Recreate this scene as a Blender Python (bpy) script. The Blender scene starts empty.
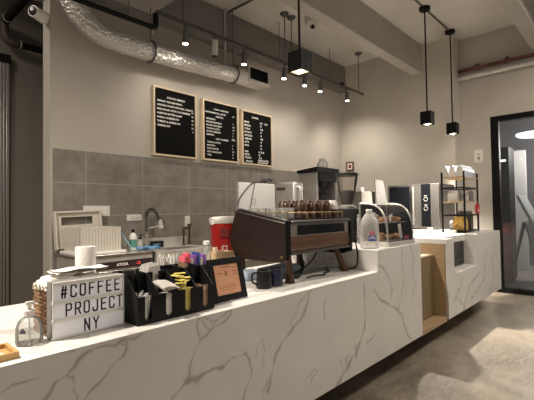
import bpy, bmesh, math, random
import numpy as np
from mathutils import Vector, Matrix
random.seed(7)
SC = bpy.context.scene
COL = SC.collection
PI = math.pi

# ------------------------------------------------------------------ materials
def new_mat(name):
    m = bpy.data.materials.new(name); m.use_nodes = True
    nt = m.node_tree
    return m, nt, nt.nodes['Principled BSDF']

def mat(name, col, rough=.5, metal=0., noise=0., nscale=8., bump=0., bscale=40., spec=.5, stretch=None, coat=0.):
    m, nt, b = new_mat(name)
    b.inputs['Roughness'].default_value = rough
    b.inputs['Metallic'].default_value = metal
    b.inputs['Specular IOR Level'].default_value = spec
    b.inputs['Coat Weight'].default_value = coat
    c = (*col, 1)
    b.inputs['Base Color'].default_value = c
    tc = nt.nodes.new('ShaderNodeTexCoord')
    src = tc.outputs['Object']
    if stretch:
        mp = nt.nodes.new('ShaderNodeMapping'); mp.inputs['Scale'].default_value = stretch
        nt.links.new(src, mp.inputs['Vector']); src = mp.outputs['Vector']
    n = nt.nodes.new('ShaderNodeTexNoise'); n.inputs['Scale'].default_value = nscale
    n.inputs['Detail'].default_value = 5
    nt.links.new(src, n.inputs['Vector'])
    r = nt.nodes.new('ShaderNodeValToRGB')
    r.color_ramp.elements[0].position = .3; r.color_ramp.elements[1].position = .7
    r.color_ramp.elements[0].color = (*[max(0, v*(1-noise)) for v in col], 1)
    r.color_ramp.elements[1].color = (*[min(1, v*(1+noise)) for v in col], 1)
    nt.links.new(n.outputs['Fac'], r.inputs['Fac']); nt.links.new(r.outputs['Color'], b.inputs['Base Color'])
    if bump:
        n2 = nt.nodes.new('ShaderNodeTexNoise'); n2.inputs['Scale'].default_value = bscale
        n2.inputs['Detail'].default_value = 4
        nt.links.new(src, n2.inputs['Vector'])
        bp = nt.nodes.new('ShaderNodeBump'); bp.inputs['Strength'].default_value = bump
        bp.inputs['Distance'].default_value = .02
        nt.links.new(n2.outputs['Fac'], bp.inputs['Height']); nt.links.new(bp.outputs['Normal'], b.inputs['Normal'])
    return m

def glass(name, tint=(.95, .97, .97), opacity=.12, rough=.05, gloss=(1, 1, 1)):
    """thin clear glass or plastic: mostly see-through with a fresnel sheen"""
    m, nt, b = new_mat(name)
    out = nt.nodes['Material Output']; nt.nodes.remove(b)
    t = nt.nodes.new('ShaderNodeBsdfTransparent'); t.inputs['Color'].default_value = (*tint, 1)
    g = nt.nodes.new('ShaderNodeBsdfGlossy'); g.inputs['Roughness'].default_value = rough
    g.inputs['Color'].default_value = (*gloss, 1)
    d = nt.nodes.new('ShaderNodeBsdfDiffuse'); d.inputs['Color'].default_value = (*tint, 1)
    f = nt.nodes.new('ShaderNodeFresnel'); f.inputs['IOR'].default_value = 1.28
    m1 = nt.nodes.new('ShaderNodeMixShader'); m2 = nt.nodes.new('ShaderNodeMixShader')
    m1.inputs[0].default_value = opacity
    nt.links.new(t.outputs[0], m1.inputs[1]); nt.links.new(d.outputs[0], m1.inputs[2])
    nt.links.new(f.outputs[0], m2.inputs[0]); nt.links.new(m1.outputs[0], m2.inputs[1]); nt.links.new(g.outputs[0], m2.inputs[2])
    nt.links.new(m2.outputs[0], out.inputs['Surface'])
    return m

def emit(name, col, s):
    m, nt, b = new_mat(name)
    b.inputs['Base Color'].default_value = (*col, 1)
    b.inputs['Emission Color'].default_value = (*col, 1)
    b.inputs['Emission Strength'].default_value = s
    return m

def tile_mat():
    m, nt, b = new_mat('wall_tile')
    tc = nt.nodes.new('ShaderNodeTexCoord')
    sx = nt.nodes.new('ShaderNodeSeparateXYZ'); cx = nt.nodes.new('ShaderNodeCombineXYZ')
    nt.links.new(tc.outputs['Object'], sx.inputs[0])
    ax = nt.nodes.new('ShaderNodeMath'); ax.operation = 'ADD'; ax.inputs[1].default_value = -1.94 + .706*4
    az = nt.nodes.new('ShaderNodeMath'); az.operation = 'ADD'; az.inputs[1].default_value = -2.126 + .366*8
    nt.links.new(sx.outputs['X'], ax.inputs[0]); nt.links.new(sx.outputs['Z'], az.inputs[0])
    nt.links.new(ax.outputs[0], cx.inputs['X']); nt.links.new(az.outputs[0], cx.inputs['Y'])
    br = nt.nodes.new('ShaderNodeTexBrick'); br.offset = 0.; br.squash = 1.
    br.inputs['Scale'].default_value = 1.; br.inputs['Brick Width'].default_value = .706
    br.inputs['Row Height'].default_value = .366; br.inputs['Mortar Size'].default_value = .0035
    br.inputs['Mortar Smooth'].default_value = .1; br.inputs['Bias'].default_value = 0
    nt.links.new(cx.outputs[0], br.inputs['Vector'])
    n = nt.nodes.new('ShaderNodeTexNoise'); n.inputs['Scale'].default_value = 5; n.inputs['Detail'].default_value = 8
    n.inputs['Roughness'].default_value = .65
    nt.links.new(tc.outputs['Object'], n.inputs['Vector'])
    r = nt.nodes.new('ShaderNodeValToRGB')
    r.color_ramp.elements[0].position = .3; r.color_ramp.elements[0].color = (.165, .152, .132, 1)
    r.color_ramp.elements[1].position = .72; r.color_ramp.elements[1].color = (.285, .265, .235, 1)
    nt.links.new(n.outputs['Fac'], r.inputs['Fac'])
    nt.links.new(r.outputs['Color'], br.inputs['Color1']); nt.links.new(r.outputs['Color'], br.inputs['Color2'])
    br.inputs['Mortar'].default_value = (.42, .40, .36, 1)
    nt.links.new(br.outputs['Color'], b.inputs['Base Color'])
    b.inputs['Roughness'].default_value = .45
    return m

def marble_mat(name, attr):
    """off-white quartz; dark veins either from the panel's own vein attribute or from distorted noise"""
    m, nt, b = new_mat(name)
    tc = nt.nodes.new('ShaderNodeTexCoord')
    n = nt.nodes.new('ShaderNodeTexNoise'); n.inputs['Scale'].default_value = 3; n.inputs['Detail'].default_value = 6
    nt.links.new(tc.outputs['Object'], n.inputs['Vector'])
    r = nt.nodes.new('ShaderNodeValToRGB')
    r.color_ramp.elements[0].color = (.70, .68, .65, 1); r.color_ramp.elements[0].position = .25
    r.color_ramp.elements[1].color = (.78, .765, .735, 1); r.color_ramp.elements[1].position = .7
    nt.links.new(n.outputs['Fac'], r.inputs['Fac'])
    mx = nt.nodes.new('ShaderNodeMixRGB'); mx.inputs[2].default_value = (.30, .275, .245, 1)
    nt.links.new(r.outputs['Color'], mx.inputs[1])
    if attr:
        a = nt.nodes.new('ShaderNodeAttribute'); a.attribute_name = 'vein'
        nt.links.new(a.outputs['Fac'], mx.inputs[0])
    else:
        n2 = nt.nodes.new('ShaderNodeTexNoise'); n2.inputs['Scale'].default_value = 2.1; n2.inputs['Detail'].default_value = 3
        n2.inputs['Distortion'].default_value = .9
        nt.links.new(tc.outputs['Object'], n2.inputs['Vector'])
        s = nt.nodes.new('ShaderNodeMath'); s.operation = 'SUBTRACT'; s.inputs[1].default_value = .52
        ab = nt.nodes.new('ShaderNodeMath'); ab.operation = 'ABSOLUTE'
        mr = nt.nodes.new('ShaderNodeMapRange'); mr.inputs['From Min'].default_value = 0; mr.inputs['From Max'].default_value = .011
        mr.inputs['To Min'].default_value = .5; mr.inputs['To Max'].default_value = 0
        nt.links.new(n2.outputs['Fac'], s.inputs[0]); nt.links.new(s.outputs[0], ab.inputs[0])
        nt.links.new(ab.outputs[0], mr.inputs['Value']); nt.links.new(mr.outputs[0], mx.inputs[0])
    nt.links.new(mx.outputs['Color'], b.inputs['Base Color'])
    b.inputs['Roughness'].default_value = .32
    b.inputs['Specular IOR Level'].default_value = .35
    return m

def wood_mat(name, c1, c2, axis=(1, 14, 14), rough=.5, scale=3.):
    m, nt, b = new_mat(name)
    tc = nt.nodes.new('ShaderNodeTexCoord'); mp = nt.nodes.new('ShaderNodeMapping')
    mp.inputs['Scale'].default_value = axis
    n = nt.nodes.new('ShaderNodeTexNoise'); n.inputs['Scale'].default_value = scale; n.inputs['Detail'].default_value = 6
    n.inputs['Distortion'].default_value = .5
    r = nt.nodes.new('ShaderNodeValToRGB')
    r.color_ramp.elements[0].position = .3; r.color_ramp.elements[1].position = .7
    r.color_ramp.elements[0].color = (*c1, 1); r.color_ramp.elements[1].color = (*c2, 1)
    nt.links.new(tc.outputs['Object'], mp.inputs['Vector']); nt.links.new(mp.outputs['Vector'], n.inputs['Vector'])
    nt.links.new(n.outputs['Fac'], r.inputs['Fac']); nt.links.new(r.outputs['Color'], b.inputs['Base Color'])
    b.inputs['Roughness'].default_value = rough
    return m

def floor_mat():
    m, nt, b = new_mat('polished_concrete')
    tc = nt.nodes.new('ShaderNodeTexCoord')
    n = nt.nodes.new('ShaderNodeTexNoise'); n.inputs['Scale'].default_value = 1.6; n.inputs['Detail'].default_value = 9
    n.inputs['Roughness'].default_value = .62; n.inputs['Distortion'].default_value = .8
    nt.links.new(tc.outputs['Object'], n.inputs['Vector'])
    r = nt.nodes.new('ShaderNodeValToRGB')
    r.color_ramp.elements[0].position = .32; r.color_ramp.elements[0].color = (.14, .115, .087, 1)
    r.color_ramp.elements[1].position = .68; r.color_ramp.elements[1].color = (.33, .285, .225, 1)
    e = r.color_ramp.elements.new(.5); e.color = (.225, .192, .15, 1)
    nt.links.new(n.outputs['Fac'], r.inputs['Fac'])
    # trowel streaks
    mp = nt.nodes.new('ShaderNodeMapping'); mp.inputs['Scale'].default_value = (2, 9, 1); mp.inputs['Rotation'].default_value = (0, 0, .6)
    n3 = nt.nodes.new('ShaderNodeTexNoise'); n3.inputs['Scale'].default_value = 3; n3.inputs['Detail'].default_value = 5
    n3.inputs['Distortion'].default_value = 1.2
    nt.links.new(tc.outputs['Object'], mp.inputs['Vector']); nt.links.new(mp.outputs['Vector'], n3.inputs['Vector'])
    mr = nt.nodes.new('ShaderNodeMapRange'); mr.inputs['From Min'].default_value = .45; mr.inputs['From Max'].default_value = .7
    mr.inputs['To Max'].default_value = .55
    nt.links.new(n3.outputs['Fac'], mr.inputs['Value'])
    mx = nt.nodes.new('ShaderNodeMixRGB'); mx.inputs[2].default_value = (.37, .325, .26, 1)
    nt.links.new(mr.outputs[0], mx.inputs[0]); nt.links.new(r.outputs['Color'], mx.inputs[1])
    nt.links.new(mx.outputs['Color'], b.inputs['Base Color'])
    b.inputs['Roughness'].default_value = .38
    bp = nt.nodes.new('ShaderNodeBump'); bp.inputs['Strength'].default_value = .12; bp.inputs['Distance'].default_value = .01
    nt.links.new(n3.outputs['Fac'], bp.inputs['Height']); nt.links.new(bp.outputs['Normal'], b.inputs['Normal'])
    return m

def foil_mat():
    m, nt, b = new_mat('crinkled_foil')
    tc = nt.nodes.new('ShaderNodeTexCoord')
    v = nt.nodes.new('ShaderNodeTexVoronoi'); v.inputs['Scale'].default_value = 34
    n = nt.nodes.new('ShaderNodeTexNoise'); n.inputs['Scale'].default_value = 30; n.inputs['Detail'].default_value = 6
    nt.links.new(tc.outputs['Object'], v.inputs['Vector']); nt.links.new(tc.outputs['Object'], n.inputs['Vector'])
    ad = nt.nodes.new('ShaderNodeMath'); ad.operation = 'ADD'
    nt.links.new(v.outputs['Distance'], ad.inputs[0]); nt.links.new(n.outputs['Fac'], ad.inputs[1])
    bp = nt.nodes.new('ShaderNodeBump'); bp.inputs['Strength'].default_value = 1.; bp.inputs['Distance'].default_value = .02
    nt.links.new(ad.outputs[0], bp.inputs['Height']); nt.links.new(bp.outputs['Normal'], b.inputs['Normal'])
    b.inputs['Base Color'].default_value = (.80, .79, .77, 1); b.inputs['Metallic'].default_value = .9
    b.inputs['Roughness'].default_value = .34
    return m

M = {}
M['plaster'] = mat('beige_plaster', (.50, .465, .415), .85, noise=.05, nscale=2, bump=.03, bscale=60)
M['plaster_grey'] = mat('grey_plaster', (.40, .375, .34), .9, noise=.06, nscale=2)
M['ceiling'] = mat('ceiling_concrete', (.62, .60, .56), .9, noise=.10, nscale=1.4, bump=.05, bscale=30)
M['beam'] = mat('painted_beam', (.42, .40, .37), .9, noise=.06, nscale=2)
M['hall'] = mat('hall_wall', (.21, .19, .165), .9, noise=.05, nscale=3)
M['tile'] = tile_mat()
M['floor'] = floor_mat()
M['marble'] = marble_mat('veined_quartz', True)
M['quartz'] = marble_mat('quartz_top', False)
M['oak'] = wood_mat('oak_veneer', (.36, .24, .13), (.47, .33, .19), (1, 3, 16))
M['olive_wood'] = wood_mat('dark_oak_gate', (.19, .14, .075), (.26, .19, .11), (14, 3, 1))
M['platform'] = wood_mat('platform_boards', (.15, .10, .06), (.22, .15, .09), (2, 14, 14))
M['light_wood'] = wood_mat('light_wood', (.68, .54, .36), (.78, .65, .47), (3, 14, 14))
M['bamboo'] = wood_mat('bamboo', (.50, .30, .10), (.62, .39, .16), (2, 20, 20))
M['walnut'] = wood_mat('walnut', (.085, .040, .021), (.135, .066, .035), (2, 18, 18), rough=.35)
M['panel_brown'] = wood_mat('dark_walnut', (.016, .007, .005), (.026, .012, .009), (14, 2, 2), rough=.4)
M['black'] = mat('black_matte', (.008, .008, .009), .5, noise=.2, spec=.22)
M['black_metal'] = mat('black_metal', (.006, .006, .006), .5, 0., noise=.2, spec=.15)
M['felt'] = mat('black_felt', (.008, .008, .008), .95, noise=.2, nscale=40, spec=.1)
M['black_gloss'] = mat('black_gloss', (.006, .007, .009), .12, noise=.1, spec=.22)
M['dark_plastic'] = mat('dark_plastic', (.012, .012, .013), .3, noise=.1, spec=.35)
M['rubber'] = mat('rubber', (.012, .012, .012), .6, noise=.1)
M['white'] = mat('white_plastic', (.78, .76, .72), .4, noise=.02)
M['cream'] = mat('cream_plastic', (.66, .62, .55), .45, noise=.03)
M['paper'] = mat('white_paper', (.80, .77, .72), .85, noise=.04, nscale=30, bump=.2, bscale=60)
M['lettering'] = mat('white_letter', (.85, .84, .8), .6)
M['ink'] = mat('black_ink', (.015, .015, .017), .5)
M['grey_ink'] = mat('grey_ink', (.25, .24, .23), .6)
M['brown_ink'] = mat('brown_ink', (.40, .17, .09), .6)
M['steel'] = mat('brushed_steel', (.60, .58, .55), .34, .85, noise=.08, nscale=6, stretch=(1, 1, 30))
M['dull_steel'] = mat('dull_steel', (.62, .60, .56), .45, .6, noise=.08)
M['nickel'] = mat('dark_nickel', (.12, .115, .11), .38, .8, noise=.05)
M['bronze'] = mat('bronze', (.10, .055, .032), .4, .7, noise=.1)
M['brass'] = mat('brass', (.55, .38, .16), .3, 1., noise=.05)
M['foil'] = foil_mat()
M['red'] = mat('red_plastic', (.50, .018, .014), .32, noise=.08)
M['red_dark'] = mat('red_dark', (.22, .02, .02), .5, noise=.1)
M['red_pipe'] = mat('red_pipe', (.13, .035, .03), .5, noise=.25)
M['orange'] = mat('peach_paper', (.84, .43, .26), .8, noise=.03)
M['lightpanel'] = emit('milky_panel', (.74, .73, .74), .10)
M['cable'] = mat('black_cable', (.012, .012, .012), .5)
M['green'] = mat('green_label', (.10, .30, .24), .5, noise=.05)
M['blue'] = mat('blue_cloth', (.10, .24, .42), .8, noise=.2, nscale=20)
M['sky_blue'] = mat('pale_blue', (.30, .52, .68), .5, noise=.05)
M['navy'] = mat('navy_glaze', (.02, .022, .05), .25, noise=.1)
M['blue_label'] = mat('blue_label', (.05, .07, .30), .5, noise=.05)
M['blue_pack'] = mat('blue_white_pack', (.50, .60, .75), .5, noise=.35, nscale=9)
M['yellow'] = mat('yellow_packet', (.72, .60, .16), .6, noise=.12, nscale=20)
M['brown_paper'] = mat('brown_paper', (.42, .27, .17), .8, noise=.12, nscale=20)
M['tan'] = mat('tan_wood', (.60, .42, .24), .6, noise=.1, nscale=12)
M['cup_brown'] = mat('brown_stoneware', (.10, .048, .026), .35, noise=.3, nscale=20)
M['cup_white'] = mat('white_stoneware', (.72, .69, .64), .3, noise=.03)
M['coffee'] = mat('coffee_beans', (.035, .018, .010), .5, noise=.4, nscale=60, bump=.6, bscale=90)
M['pastry'] = mat('baked_pastry', (.42, .21, .08), .6, noise=.35, nscale=25, bump=.3, bscale=40)
M['pastry_dark'] = mat('dark_pastry', (.17, .08, .035), .6, noise=.35, nscale=25, bump=.3, bscale=40)
M['bag_white'] = mat('white_bag', (.66, .65, .63), .45, noise=.05, bump=.3, bscale=14)
M['bag_silver'] = mat('silver_bag', (.30, .30, .31), .35, .5, noise=.1, bump=.3, bscale=14)
M['bag_olive'] = mat('olive_bag', (.07, .06, .04), .55, noise=.2)
M['bag_yellow'] = mat('yellow_bag', (.50, .30, .06), .6, noise=.5, nscale=30)
M['purple'] = mat('purple_packet', (.25, .10, .42), .5, noise=.1)
M['pink'] = mat('pink_packet', (.75, .12, .18), .5, noise=.1)
M['wicker'] = mat('wicker', (.22, .12, .06), .7, noise=.35, nscale=30)
M['clear'] = glass('clear_glass', (.96, .97, .97), .02, .03)
M['clear_plastic'] = glass('clear_plastic', (.92, .92, .91), .22, .15)
M['milk'] = glass('milky_plastic', (.93, .92, .90), .26, .3)
M['smoke'] = glass('smoked_plastic', (.84, .81, .77), .05, .06)
M['gel'] = glass('clear_gel', (.96, .97, .97), .08, .04)
M['door_glass'] = glass('door_glass', (.80, .82, .84), .03, .02)
M['bulb'] = emit('lamp_glow', (1, .9, .75), 14)
M['bulb_dim'] = emit('lamp_glow_soft', (1, .80, .48), 1.1)
M['disc_glow'] = emit('disc_glow', (.95, .95, 1), 1.6)

# ------------------------------------------------------------------ mesh tools
def nb(): return bmesh.new()

def box(bm, x0, x1, y0, y1, z0, z1, bev=0., seg=2):
    r = bmesh.ops.create_cube(bm, size=1)
    vs = r['verts']
    for v in vs:
        v.co = Vector(((x0+x1)/2 + v.co.x*(x1-x0), (y0+y1)/2 + v.co.y*(y1-y0), (z0+z1)/2 + v.co.z*(z1-z0)))
    if bev > 0:
        es = list({e for v in vs for e in v.link_edges})
        bmesh.ops.bevel(bm, geom=es, offset=bev, segments=seg, affect='EDGES', profile=.5)

def frame_of(d):
    d = d.normalized()
    a = Vector((0, 0, 1)) if abs(d.z) < .95 else Vector((1, 0, 0))
    u = d.cross(a).normalized(); w = d.cross(u).normalized()
    return u, w

def cyl(bm, p0, p1, r0, r1=None, n=20, cap=True):
    if r1 is None: r1 = r0
    p0 = Vector(p0); p1 = Vector(p1); u, w = frame_of(p1-p0)
    A = []; B = []
    for i in range(n):
        t = 2*PI*i/n; o = u*math.cos(t) + w*math.sin(t)
        A.append(bm.verts.new(p0 + o*r0)); B.append(bm.verts.new(p1 + o*r1))
    for i in range(n):
        j = (i+1) % n; bm.faces.new((A[i], A[j], B[j], B[i]))
    if cap:
        bm.faces.new(A[::-1]); bm.faces.new(B)

def lathe(bm, prof, c=(0, 0, 0), n=24, sx=1., sy=1.):
    """prof: [(r, z)] from bottom to top around the vertical through c"""
    rings = []
    for r, z in prof:
        if r < 1e-5:
            rings.append([bm.verts.new((c[0], c[1], c[2]+z))])
        else:
            rings.append([bm.verts.new((c[0]+r*sx*math.cos(2*PI*i/n), c[1]+r*sy*math.sin(2*PI*i/n), c[2]+z)) for i in range(n)])
    for a, b in zip(rings, rings[1:]):
        for i in range(n):
            j = (i+1) % n
            if len(a) == 1 and len(b) == 1: continue
            if len(a) == 1: bm.faces.new((a[0], b[j], b[i]))
            elif len(b) == 1: bm.faces.new((a[i], a[j], b[0]))
            else: bm.faces.new((a[i], a[j], b[j], b[i]))

def smooth_path(pts, k=6):
    P = [Vector(p) for p in pts]; out = []
    for i in range(len(P)-1):
        p0 = P[max(i-1, 0)]; p1 = P[i]; p2 = P[i+1]; p3 = P[min(i+2, len(P)-1)]
        for s in range(k):
            t = s/k
            out.append(.5*((2*p1) + (-p0+p2)*t + (2*p0-5*p1+4*p2-p3)*t*t + (-p0+3*p1-3*p2+p3)*t**3))
    out.append(P[-1]); return out

def tube(bm, pts, r, n=10, smooth=True, k=6):
    P = smooth_path(pts, k) if smooth else [Vector(p) for p in pts]
    rings = []; u = None
    for i, p in enumerate(P):
        d = (P[min(i+1, len(P)-1)] - P[max(i-1, 0)]).normalized()
        if u is None: u, w = frame_of(d)
        else:
            u = (u - d*u.dot(d)).normalized(); w = d.cross(u).normalized()
        rr = r(i/(len(P)-1)) if callable(r) else r
        rings.append([bm.verts.new(p + (u*math.cos(2*PI*k2/n) + w*math.sin(2*PI*k2/n))*rr) for k2 in range(n)])
    for a, b in zip(rings, rings[1:]):
        for i in range(n):
            j = (i+1) % n; bm.faces.new((a[i], a[j], b[j], b[i]))
    bm.faces.new(rings[0][::-1]); bm.faces.new(rings[-1])

def prism(bm, poly, axis, a0, a1):
    """extrude a 2-D polygon: axis 'x' -> poly in (y,z), 'y' -> (x,z), 'z' -> (x,y)"""
    def P(p, a):
        return {'x': (a, p[0], p[1]), 'y': (p[0], a, p[1]), 'z': (p[0], p[1], a)}[axis]
    A = [bm.verts.new(P(p, a0)) for p in poly]; B = [bm.verts.new(P(p, a1)) for p in poly]
    n = len(poly)
    for i in range(n):
        j = (i+1) % n; bm.faces.new((A[i], A[j], B[j], B[i]))
    bm.faces.new(A[::-1]); bm.faces.new(B)

def xform(bm, mtx, start=0):
    bm.verts.ensure_lookup_table()
    for v in bm.verts[start:]: v.co = mtx @ v.co

def blob(bm, c, rx, ry, rz, seed=0, amp=.08, sub=3):
    r = bmesh.ops.create_icosphere(bm, subdivisions=sub, radius=1)
    rnd = random.Random(seed); ph = [rnd.uniform(0, 6) for _ in range(6)]
    for v in r['verts']:
        p = v.co.copy()
        k = 1 + amp*(math.sin(4*p.x+ph[0]) + math.sin(5*p.y+ph[1]) + math.sin(4.5*p.z+ph[2]))
        v.co = Vector((c[0]+p.x*rx*k, c[1]+p.y*ry*k, c[2]+p.z*rz*k))

_text_cache = {}
def text_polys(s, bold=0.):
    key = (s, bold)
    if key not in _text_cache:
        cu = bpy.data.curves.new('t', 'FONT'); cu.body = s; cu.extrude = .0; cu.offset = bold; cu.resolution_u = 2
        o = bpy.data.objects.new('t', cu); COL.objects.link(o)
        bpy.context.view_layer.update()
        me = bpy.data.meshes.new_from_object(o.evaluated_get(bpy.context.evaluated_depsgraph_get()))
        vs = [tuple(v.co) for v in me.vertices]; fs = [tuple(p.vertices) for p in me.polygons]
        bpy.data.objects.remove(o); bpy.data.curves.remove(cu); bpy.data.meshes.remove(me)
        _text_cache[key] = (vs, fs)
    return _text_cache[key]

def text(bm, s, x0, z0, h, y, x1=None, xs=1., bold=0.02, right=False, thick=.0015):
    """upright writing facing -Y: capital height h, from x0; stretched to x1 if given"""
    vs, fs = text_polys(s, bold)
    if not vs: return
    lo = min(v[0] for v in vs); hi = max(v[0] for v in vs)
    k = h/.70
    kx = (x1-x0)/(hi-lo) if x1 is not None else k*xs
    off = x0 - lo*kx
    if right: off = x0 - hi*kx
    F = [bm.verts.new((off+v[0]*kx, y-thick, z0+v[1]*k)) for v in vs]
    for f in fs:
        try: bm.faces.new([F[i] for i in f])
        except ValueError: pass

GLYPH = {'#': [[(.14, 0), (.34, 1)], [(.66, 0), (.86, 1)], [(.05, .33), (.9, .33)], [(.12, .67), (.97, .67)]],
 'C': [[(1, .76), (1, .86), (.85, 1), (.2, 1), (.03, .86), (.03, .14), (.2, 0), (.85, 0), (1, .14), (1, .24)]],
 'O': [[(.2, 0), (.03, .14), (.03, .86), (.2, 1), (.83, 1), (1, .86), (1, .14), (.83, 0), (.2, 0)]],
 'F': [[(.06, 0), (.06, 1), (.98, 1)], [(.06, .53), (.82, .53)]],
 'E': [[(.98, 0), (.06, 0), (.06, 1), (.98, 1)], [(.06, .53), (.82, .53)]],
 'P': [[(.06, 0), (.06, 1), (.8, 1), (1, .88), (1, .58), (.8, .46), (.06, .46)]],
 'R': [[(.06, 0), (.06, 1), (.8, 1), (1, .88), (1, .60), (.8, .48), (.06, .48)], [(.55, .48), (1, 0)]],
 'J': [[(.95, 1), (.95, .14), (.8, 0), (.2, 0), (.04, .14), (.04, .28)]],
 'T': [[(0, 1), (1, 1)], [(.5, 1), (.5, 0)]], 'N': [[(.05, 0), (.05, 1), (.97, 0), (.97, 1)]],
 'Y': [[(0, 1), (.5, .46), (1, 1)], [(.5, .46), (.5, 0)]]}
def glyph(bm, ch, x0, w, z0, h, y, s):
    """one condensed capital of stroke width s, facing -Y"""
    for line in GLYPH[ch]:
        P = [Vector((x0+a*w, z0+b*h)) for a, b in line]
        for a, b in zip(P, P[1:]):
            d = (b-a).normalized(); n = Vector((-d.y, d.x))*s/2; e = d*s*.42
            q = [a-e+n, b+e+n, b+e-n, a-e-n]
            f = bm.faces.new([bm.verts.new((v.x, y, v.y)) for v in q])

def vein_field(X, Z, veins, seed=3):
    rnd = np.random.RandomState(seed); ph = rnd.uniform(0, 6.28, 12)
    def wob(a, b, s, k): return (np.sin(a*23+ph[k]+2*np.sin(b*17+ph[k+1])) + .6*np.sin(b*47+ph[k+2]+a*31) + .4*np.sin(a*97-b*71+ph[k+3]))*s
    Xw = X + wob(X, Z, .0045, 0); Zw = Z + wob(Z, X, .0045, 4)
    wv = 1 + .45*np.sin(X*33+Z*21+ph[8]) + .25*np.sin(X*90-Z*60+ph[9])
    out = np.zeros_like(X)
    for w, pts in veins:
        for (ax, az), (bx, bz) in zip(pts, pts[1:]):
            dx, dz = bx-ax, bz-az; L = dx*dx+dz*dz
            m = (Xw > min(ax, bx)-.05) & (Xw < max(ax, bx)+.05) & (Zw > min(az, bz)-.05) & (Zw < max(az, bz)+.05)
            if not m.any(): continue
            x = Xw[m]; z = Zw[m]
            t = np.clip(((x-ax)*dx+(z-az)*dz)/L, 0, 1)
            d = np.hypot(x-ax-t*dx, z-az-t*dz)
            hw = np.maximum(w*1.08*wv[m], .0018)
            v = np.clip(1.25-d/hw, 0, 1)*.60 + np.clip(1-d/(hw*3.), 0, 1)*.14
            out[m] = np.maximum(out[m], v)
    return out

def vein_panel(name, cells, y, veins, parent, step=.006):
    """marble face in the plane Y=y made of fine grids [(x0,x1,z0,z1)], with the vein amount stored per corner"""
    V = []; F = []; A = []
    for x0, x1, z0, z1 in cells:
        nx = max(2, int((x1-x0)/step)+1); nz = max(2, int((z1-z0)/step)+1)
        xs = np.linspace(x0, x1, nx); zs = np.linspace(z0, z1, nz)
        X, Z = np.meshgrid(xs, zs); base = len(V)
        A += list(vein_field(X, Z, veins).ravel())
        V += [(a, y, b) for a, b in zip(X.ravel(), Z.ravel())]
        for j in range(nz-1):
            r = base + j*nx
            F += [(r+i, r+i+1, r+nx+i+1, r+nx+i) for i in range(nx-1)]
    me = bpy.data.meshes.new(name); me.from_pydata(V, [], F)
    at = me.attributes.new('vein', 'FLOAT', 'POINT'); at.data.foreach_set('value', np.array(A, np.float32))
    me.materials.append(M['marble'])
    o = bpy.data.objects.new(name, me); COL.objects.link(o)
    if parent: o.parent = parent
    return o

# ------------------------------------------------------------------ objects
def root_loc(o):
    l = Vector((0, 0, 0))
    while o is not None: l += o.location; o = o.parent
    return l

def thing(name, label, cat, loc=(0, 0, 0), rz=0., group=None):
    o = bpy.data.objects.new(name, None); o.empty_display_size = .05; COL.objects.link(o)
    o.location = loc; o.rotation_euler = (0, 0, rz)
    o['label'] = label; o['category'] = cat
    if group: o['group'] = group
    return o

def obj(name, bm, m, parent=None, world=True, smooth=False, angle=None, label=None):
    """link a bmesh as one object; with world=True its coordinates are world ones, shifted to the parent's place"""
    bmesh.ops.recalc_face_normals(bm, faces=bm.faces)
    me = bpy.data.meshes.new(name); bm.to_mesh(me); bm.free()
    me.materials.append(M[m] if isinstance(m, str) else m)
    if smooth:
        me.polygons.foreach_set('use_smooth', [True]*len(me.polygons))
        me.set_sharp_from_angle(angle=math.radians(angle or 40))
    o = bpy.data.objects.new(name, me); COL.objects.link(o)
    if parent is not None:
        o.parent = parent
        if world: me.transform(Matrix.Translation(-root_loc(parent)))
    if label: o['label'] = label
    return o

def single(name, bm, m, label, cat, group=None, smooth=False, base=None):
    o = obj(name, bm, m, None, smooth=smooth)
    lo = [min(v.co[i] for v in o.data.vertices) for i in range(3)]; hi = [max(v.co[i] for v in o.data.vertices) for i in range(3)]
    c = Vector(((lo[0]+hi[0])/2, (lo[1]+hi[1])/2, lo[2]))
    o.data.transform(Matrix.Translation(-c)); o.location = c
    o['label'] = label; o['category'] = cat
    if group: o['group'] = group
    return o

def struct(name, bm, m, smooth=False, parent=None):
    o = obj(name, bm, m, parent, smooth=smooth)
    if parent is None: o['kind'] = 'structure'
    return o

def dup(root, loc, label, group=None, rz=None, scale=None):
    def cp(o, par):
        c = o.copy(); COL.objects.link(c)
        if par is not None: c.parent = par
        for ch in kids.get(o.name, []): cp(ch, c)
        return c
    kids = {}
    for o in bpy.data.objects:
        if o.parent: kids.setdefault(o.parent.name, []).append(o)
    r = cp(root, None); r.location = loc; r['label'] = label
    if rz is not None: r.rotation_euler = (0, 0, rz)
    if scale is not None: r.scale = scale
    if group: r['group'] = group
    return r
SPOT_W, PEND_W, ROOM_W, WORLD_S, EXPOSURE, HALL_W, LEFT_W = 14., 480., 14., .15, .65, 11., 85.
WARM = (1, .895, .765)
# ================================================================== THE SETTING
bm = nb(); box(bm, -3.5, 7.6, -3.5, 6.1, -.06, 0); struct('floor', bm, 'floor')
bm = nb(); box(bm, -.8, 3.825, 1.92, 4.6, .0, .20); box(bm, 4.525, 7.3, 1.92, 4.6, .0, .20); box(bm, 3.825, 4.525, 1.92, 4.6, .0, .20); struct('floor_platform', bm, 'platform')
bm = nb(); box(bm, -.8, 3.825, 1.912, 1.92, .0, .20); box(bm, 4.525, 6.9, 1.912, 1.92, 0, .2); box(bm, 3.825, 4.525, 1.912, 1.92, 0, .2); struct('toe_shade_strip', bm, 'black')  # black strip over the riser: toe-kick shade put into the colour
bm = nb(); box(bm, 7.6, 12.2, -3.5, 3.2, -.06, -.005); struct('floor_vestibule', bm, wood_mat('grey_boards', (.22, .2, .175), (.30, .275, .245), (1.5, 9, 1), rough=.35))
bm = nb(); box(bm, -3.5, 7.8, -3.5, 6.1, 4.42, 4.52); struct('ceiling', bm, 'ceiling')
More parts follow.
